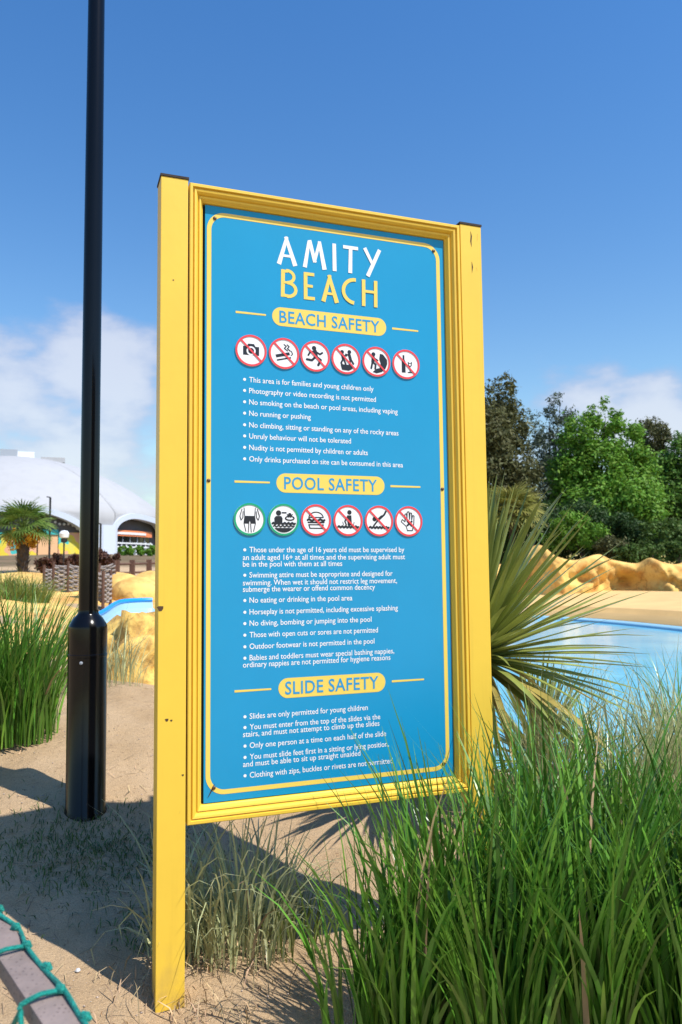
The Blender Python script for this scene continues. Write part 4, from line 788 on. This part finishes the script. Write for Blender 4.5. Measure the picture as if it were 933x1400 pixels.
for rim in rims:
    pts = [(math.sin(a) * (DR + .12), -math.cos(a) * (DR + .12), z - 3.0) for a, z in rim]; mb = MB(); vs = []
    for i, (a, z) in enumerate(rim):
        # outward direction of the opening in (azimuth, z)
        p, q = rim[max(i - 1, 0)], rim[min(i + 1, len(rim) - 1)]; ta, tz = (q[0] - p[0]) * DR, q[1] - p[1]; l = math.hypot(ta, tz) or 1; na_, nz_ = -tz / l, ta / l
        for w, ro in ((0, -.6), (0, .14), (.46, .16), (.48, .0)): A = a + na_ * w / DR; vs.append((math.sin(A) * (DR + ro), -math.cos(A) * (DR + ro), z + nz_ * w - 3.0))
    n = len(rim); mb.add(vs, [(i * 4 + j, (i + 1) * 4 + j, (i + 1) * 4 + j + 1, i * 4 + j + 1) for i in range(n - 1) for j in range(3)]); mb.build('arch_rim', M['rim'], hall, smooth=True)
am = (rims[0][-1][0] + rims[1][0][0]) / 2; hw = gap / 2
MB().add([(math.sin(am + s * hw) * (DR + ro), -math.cos(am + s * hw) * (DR + ro), z - 3.0) for z in (GZ - .3, 5.6) for s, ro in ((-1.0, .05), (-.6, .3), (.6, .3), (1.0, .05))], [(i, i + 1, 4 + i + 1, 4 + i) for i in range(3)]).build('pier', M['rim'], hall)
def curved(name, x0, y0, x1, y1, rr, m, parent=hall, n=10, thick=.08):
    (aL, zb), (aR, _) = on_circle(x0, y1, rr), on_circle(x1, y1, rr); zt = on_circle((x0 + x1) / 2, y0, rr)[1]; mb = MB(); vs = []
    for i in range(n + 1):
        a = aL + (aR - aL) * i / n; vs += [(math.sin(a) * q, -math.cos(a) * q, z - 3.0) for q, z in ((rr, zb), (rr, zt), (rr - thick, zt), (rr - thick, zb))]
    mb.add(vs, [(4 * i + j, 4 * (i + 1) + j, 4 * (i + 1) + (j + 1) % 4, 4 * i + (j + 1) % 4) for i in range(n) for j in range(4)] + [(0, 1, 2, 3), (4 * n + 3, 4 * n + 2, 4 * n + 1, 4 * n)]); return mb.build(name, m, parent)
n = 96; MB().add([(math.sin(2 * math.pi * i / n) * (DR - .85), -math.cos(2 * math.pi * i / n) * (DR - .85), z) for z in (-.4, 3.95) for i in range(n)], [(i, (i + 1) % n, n + (i + 1) % n, n + i) for i in range(n)]).build('wall', M['dark_wall'], hall)
WR = DR - .7
for x0, x1 in ((-45, 8), (8, 50), (80, 108), (108, 140)): curved('mural_panel', x0, 728, x1, 762, WR, M['mural'])
dr = curved('door', 52, 731, 79, 762, WR, M['peach']); curved('door_fascia', 50, 724, 80, 730.5, WR + .1, M['teal'])
curved('glazing', 150, 732, 204, 742, WR, M['glass']); curved('fascia_sign', 152, 725.5, 208, 732, WR + .25, M['orange']); curved('fascia_lettering', 160, 728, 200, 730, WR + .30, M['print_white'], thick=.03)
for q in range(5): curved('mullion', 158 + 10 * q, 732, 158.6 + 10 * q, 742, WR + .05, M['grey_metal'], n=1)
for y in (742, 747): curved('railing_bar', 152, y, 209, y + .9, DR - .2, M['white'])
for q in range(9): curved('railing_post', 153 + 6.6 * q, 742, 154 + 6.6 * q, 760, DR - .25, M['white'], n=1)
curved('railing_screen', 152, 748, 209, 760, DR - .4, M['grey_metal'])
for q in range(7):
    a, z = on_circle(70 + 6 * q, 702 + 2.5 * q + 3 * math.sin(q), DR - .8); MB().lathe([(.001, -.12), (.1, -.06), (.12, 0), (.08, .08), (.001, .12)], 8).build('bulb', M['white'], hall, smooth=True, loc=(math.sin(a) * (DR - .8), -math.cos(a) * (DR - .8), z - 3.4))
for px, w, h, m_ in ((22, 1.5, .55, 'grey_metal'), (42, 1.5, .4, 'white'), (75, 2.1, .25, 'sail')):
    x = (px - 20) / 1072 * 78; r = abs(x); MB().box((x * .92, -2.0 + x * .38, prof_z(math.hypot(x * .92, -2 + x * .38)) - 3.0 + h / 2 - .1), (w, 1.2, h + .2), .38).build('roof_plant_unit', M[m_], hall)

# ------------------------------------------------------------------ the wood behind the park
r = np.random.RandomState(77); B = []
for k in range(34):
    a = -.02 + .052 * k; dd = r.uniform(70, 95); hh = r.uniform(3.0, 5.5); x, y = dd * math.sin(a), dd * math.cos(a); B.append((x, y, H(x, y) + hh * .75, r.uniform(3, 5), r.uniform(3, 5), hh))
V, F = leaves(B, 42000, .34, 78, 40); link('distant_wood', np_mesh('distant_wood', V, F), M['leaf_dark'], kind='stuff')
